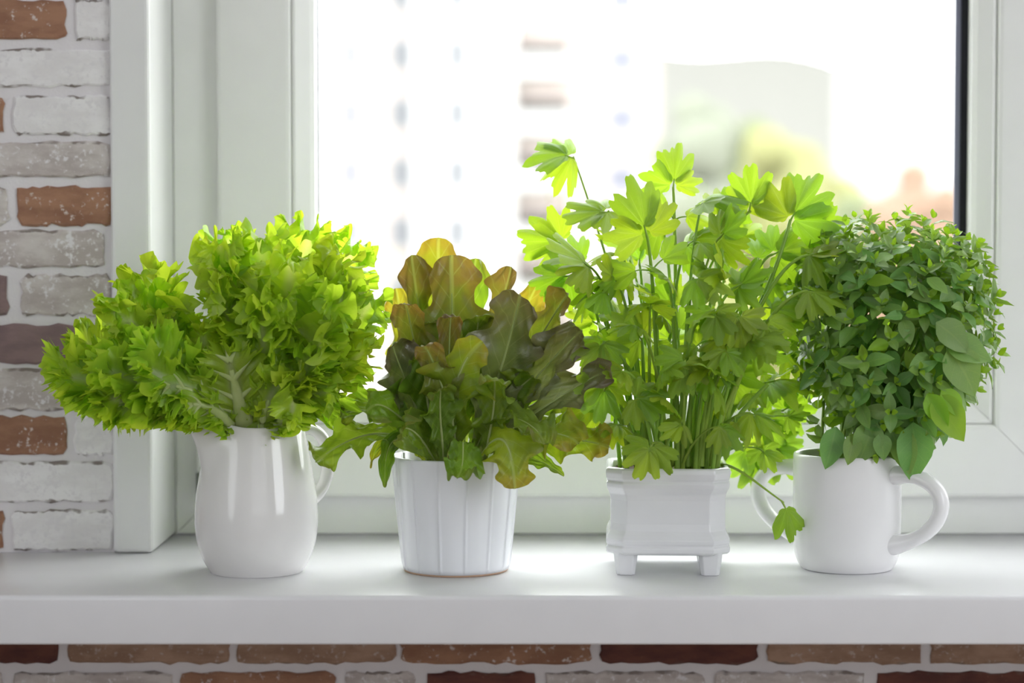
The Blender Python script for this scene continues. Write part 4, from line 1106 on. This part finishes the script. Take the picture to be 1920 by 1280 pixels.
BM = {(i, m): mesh('leaf', BV[i][0], BV[i][1], M[m], uv=BV[i][2]) for i in range(len(BV)) for m in ('basil', 'basily')}
BAS = MUG + np.array([0, 0, 0.078])
bas = tag(empty('bush_basil', BAS), 'round dense bush basil with small dark green leaves, growing in the two-handled mug', 'plant')
rb = np.random.default_rng(8)
bc = pt(1668, 615, 1.600)
leaves = []      # (score, variant, material, matrix)
def rosette(p, ax, size, n_pairs=3):
    ax = nrm(ax); ref = nrm(np.cross(ax, nrm(rb.normal(size=3)))); az = rb.uniform(0, 6.28)
    for k in range(n_pairs):
        tilt = (1.45, 1.0, 0.5)[k] + rb.uniform(-.2, .2); sz = size * (1, .74, .42)[k] * rb.uniform(.85, 1.15)
        for sg in (0, math.pi):
            dr = rot(ref, ax, az + k * 1.57 + sg + rb.uniform(-.25, .25))
            al = nrm(ax * math.cos(tilt) + dr * math.sin(tilt))
            nm = nrm(ax * math.sin(tilt) - dr * math.cos(tilt) + rb.normal(size=3) * .12)
            pos = p - ax * size * 0.22 * (2 - k) + al * size * 0.05
            face = -(pos - bc)[1] / 0.08
            leaves.append((sz * (0.35 + face), int(rb.integers(0, len(BV))), 'basily' if (k == 2 or rb.random() < .10) else 'basil', basis(pos, al, nm, sz)))
def shell(n, q, size0):
    for i in range(n):
        u = 1 - 2 * (i + .5) / n; phi = i * 2.39996 + rb.uniform(-.15, .15)
        d = np.array([math.sqrt(1 - u * u) * math.cos(phi), math.sqrt(1 - u * u) * math.sin(phi), u])
        rxy = 0.0800 if d[2] > -0.2 else 0.0800 * np.interp(d[2], [-1, -.2], [.45, 1])
        rz = 0.0880 if d[2] > 0 else 0.096
        e = 0.80                                               # a boxier dome than a sphere
        dd = np.sign(d) * np.abs(d) ** e
        p = bc + dd * np.array([rxy, 0.072, rz]) * q * rb.uniform(.93, 1.05)
        if d[2] < -0.93 or p[2] < 0.082: continue
        size = size0 * rb.uniform(.8, 1.25) * (1 + 0.25 * max(0, -d[2]))
        rosette(p, d * np.array([1, 1, .8]) + np.array([0, 0, .55]), size)
shell(205, 1.0, 0.0182)
shell(130, 0.84, 0.0195)
shell(80, 0.64, 0.023)
# sprays that stick out of the dome at the right and below
for (px, py, dy, ax, sz) in ((1850, 500, 0, (1, -.2, .5), .013), (1862, 560, .0, (1, -.2, .3), .013), (1858, 610, .0, (1, -.2, -.1), .013), (1840, 540, -.02, (1, -.4, .4), .014),
                             (1500, 560, -.02, (-1, -.5, .3), .017), (1490, 640, -.01, (-1, -.4, 0), .018), (1510, 720, -.02, (-.8, -.6, -.2), .018), (1560, 470, -.02, (-.6, -.4, .7), .017),
                             (1530, 800, -.02, (-.5, -.5, -.6), .018), (1585, 850, -.04, (-.1, -.6, -.7), .018), (1640, 850, -.05, (0, -.7, -.6), .018), (1550, 840, -.03, (-.3, -.5, -.8), .018)):
    rosette(pt(px, py, 1.60 + dy), np.array(ax), sz)
# big old leaves
def big(px0, py0, px1, py1, dy, nrmv, mat='basil', v=0, wide=1.1):
    a, b = pt(px0, py0, 1.6 + dy), pt(px1, py1, 1.6 + dy - .004)
    d = b - a; sz = np.linalg.norm(d)
    m = basis(a, d, np.array(nrmv, float), sz, wide)
    leaves.append((9, v, mat, m))
big(1770, 640, 1862, 672, -.066, (0, -1, .5)); big(1778, 650, 1838, 740, -.070, (.1, -1, .2), v=1); big(1755, 604, 1824, 655, -.074, (.1, -1, .4), v=1)
big(1738, 738, 1778, 800, -.074, (-.3, -1, .1), 'basily', 2); big(1748, 742, 1812, 826, -.072, (.2, -1, .2), 'basily', 0); big(1765, 730, 1806, 782, -.070, (.2, -1, .4), 'basily', 0)
big(1755, 770, 1772, 836, -.03, (.8, -1, 0), 'basil', 2)
big(1712, 792, 1718, 905, -.055, (.1, -1, .1), v=1, wide=1.0); big(1690, 800, 1705, 890, -.05, (-.4, -1, .1), v=2); big(1668, 800, 1690, 850, -.05, (0, -1, .2), v=1)
big(1602, 812, 1590, 872, -.05, (0, -1, .1), v=2); big(1640, 790, 1612, 868, -.052, (0, -1, .2), v=1); big(1568, 800, 1548, 880, -.045, (0, -1, .1), v=2); big(1650, 812, 1660, 862, -.054, (0, -1, .2), v=1)
leaves.sort(key=lambda q: -q[0])
loc = np.array(BAS)
for (_, v_, m_, mt) in leaves[:300]:
    mm = mt.copy(); mm[:3, 3] -= loc
    place(BM[(v_, m_)], 'leaf', bas, mm)
Vs, Fs, Us, Ms, k = [], [], [], [], 0
for (_, v_, m_, mt) in leaves[300:]:
    P, F_, U = BV[v_]
    Vs.append(P @ mt[:3, :3].T + mt[:3, 3] - loc); Fs.append(F_ + k); Us.append(U); k += len(P)
    Ms.append(np.full(len(F_), 0 if m_ == 'basil' else 1, np.int32))
me = mesh('foliage', np.concatenate(Vs), np.concatenate(Fs), M['basil'], uv=np.concatenate(Us))
me.materials.append(M['basily']); me.polygons.foreach_set('material_index', np.concatenate(Ms)); me.update()
tag(link('foliage', me, bas), kind='stuff')
for i in range(12):
    a = i * 2.4; q = 0.9 * math.sqrt((i + .5) / 12)
    b0 = BAS + np.array([0.026 * q * math.cos(a), 0.026 * q * math.sin(a), -0.001])
    e = bc + np.array([0.06 * q * math.cos(a), 0.055 * q * math.sin(a), 0.02])
    C = bez([b0, b0 + np.array([0, 0, .03]), e], 10)
    v, f = tube_data(C, np.linspace(.0016, .0009, 10), 7, hint=(.3, -1, .1))
    link('stem', mesh('stem', v - loc, f, M['stalk']), bas)
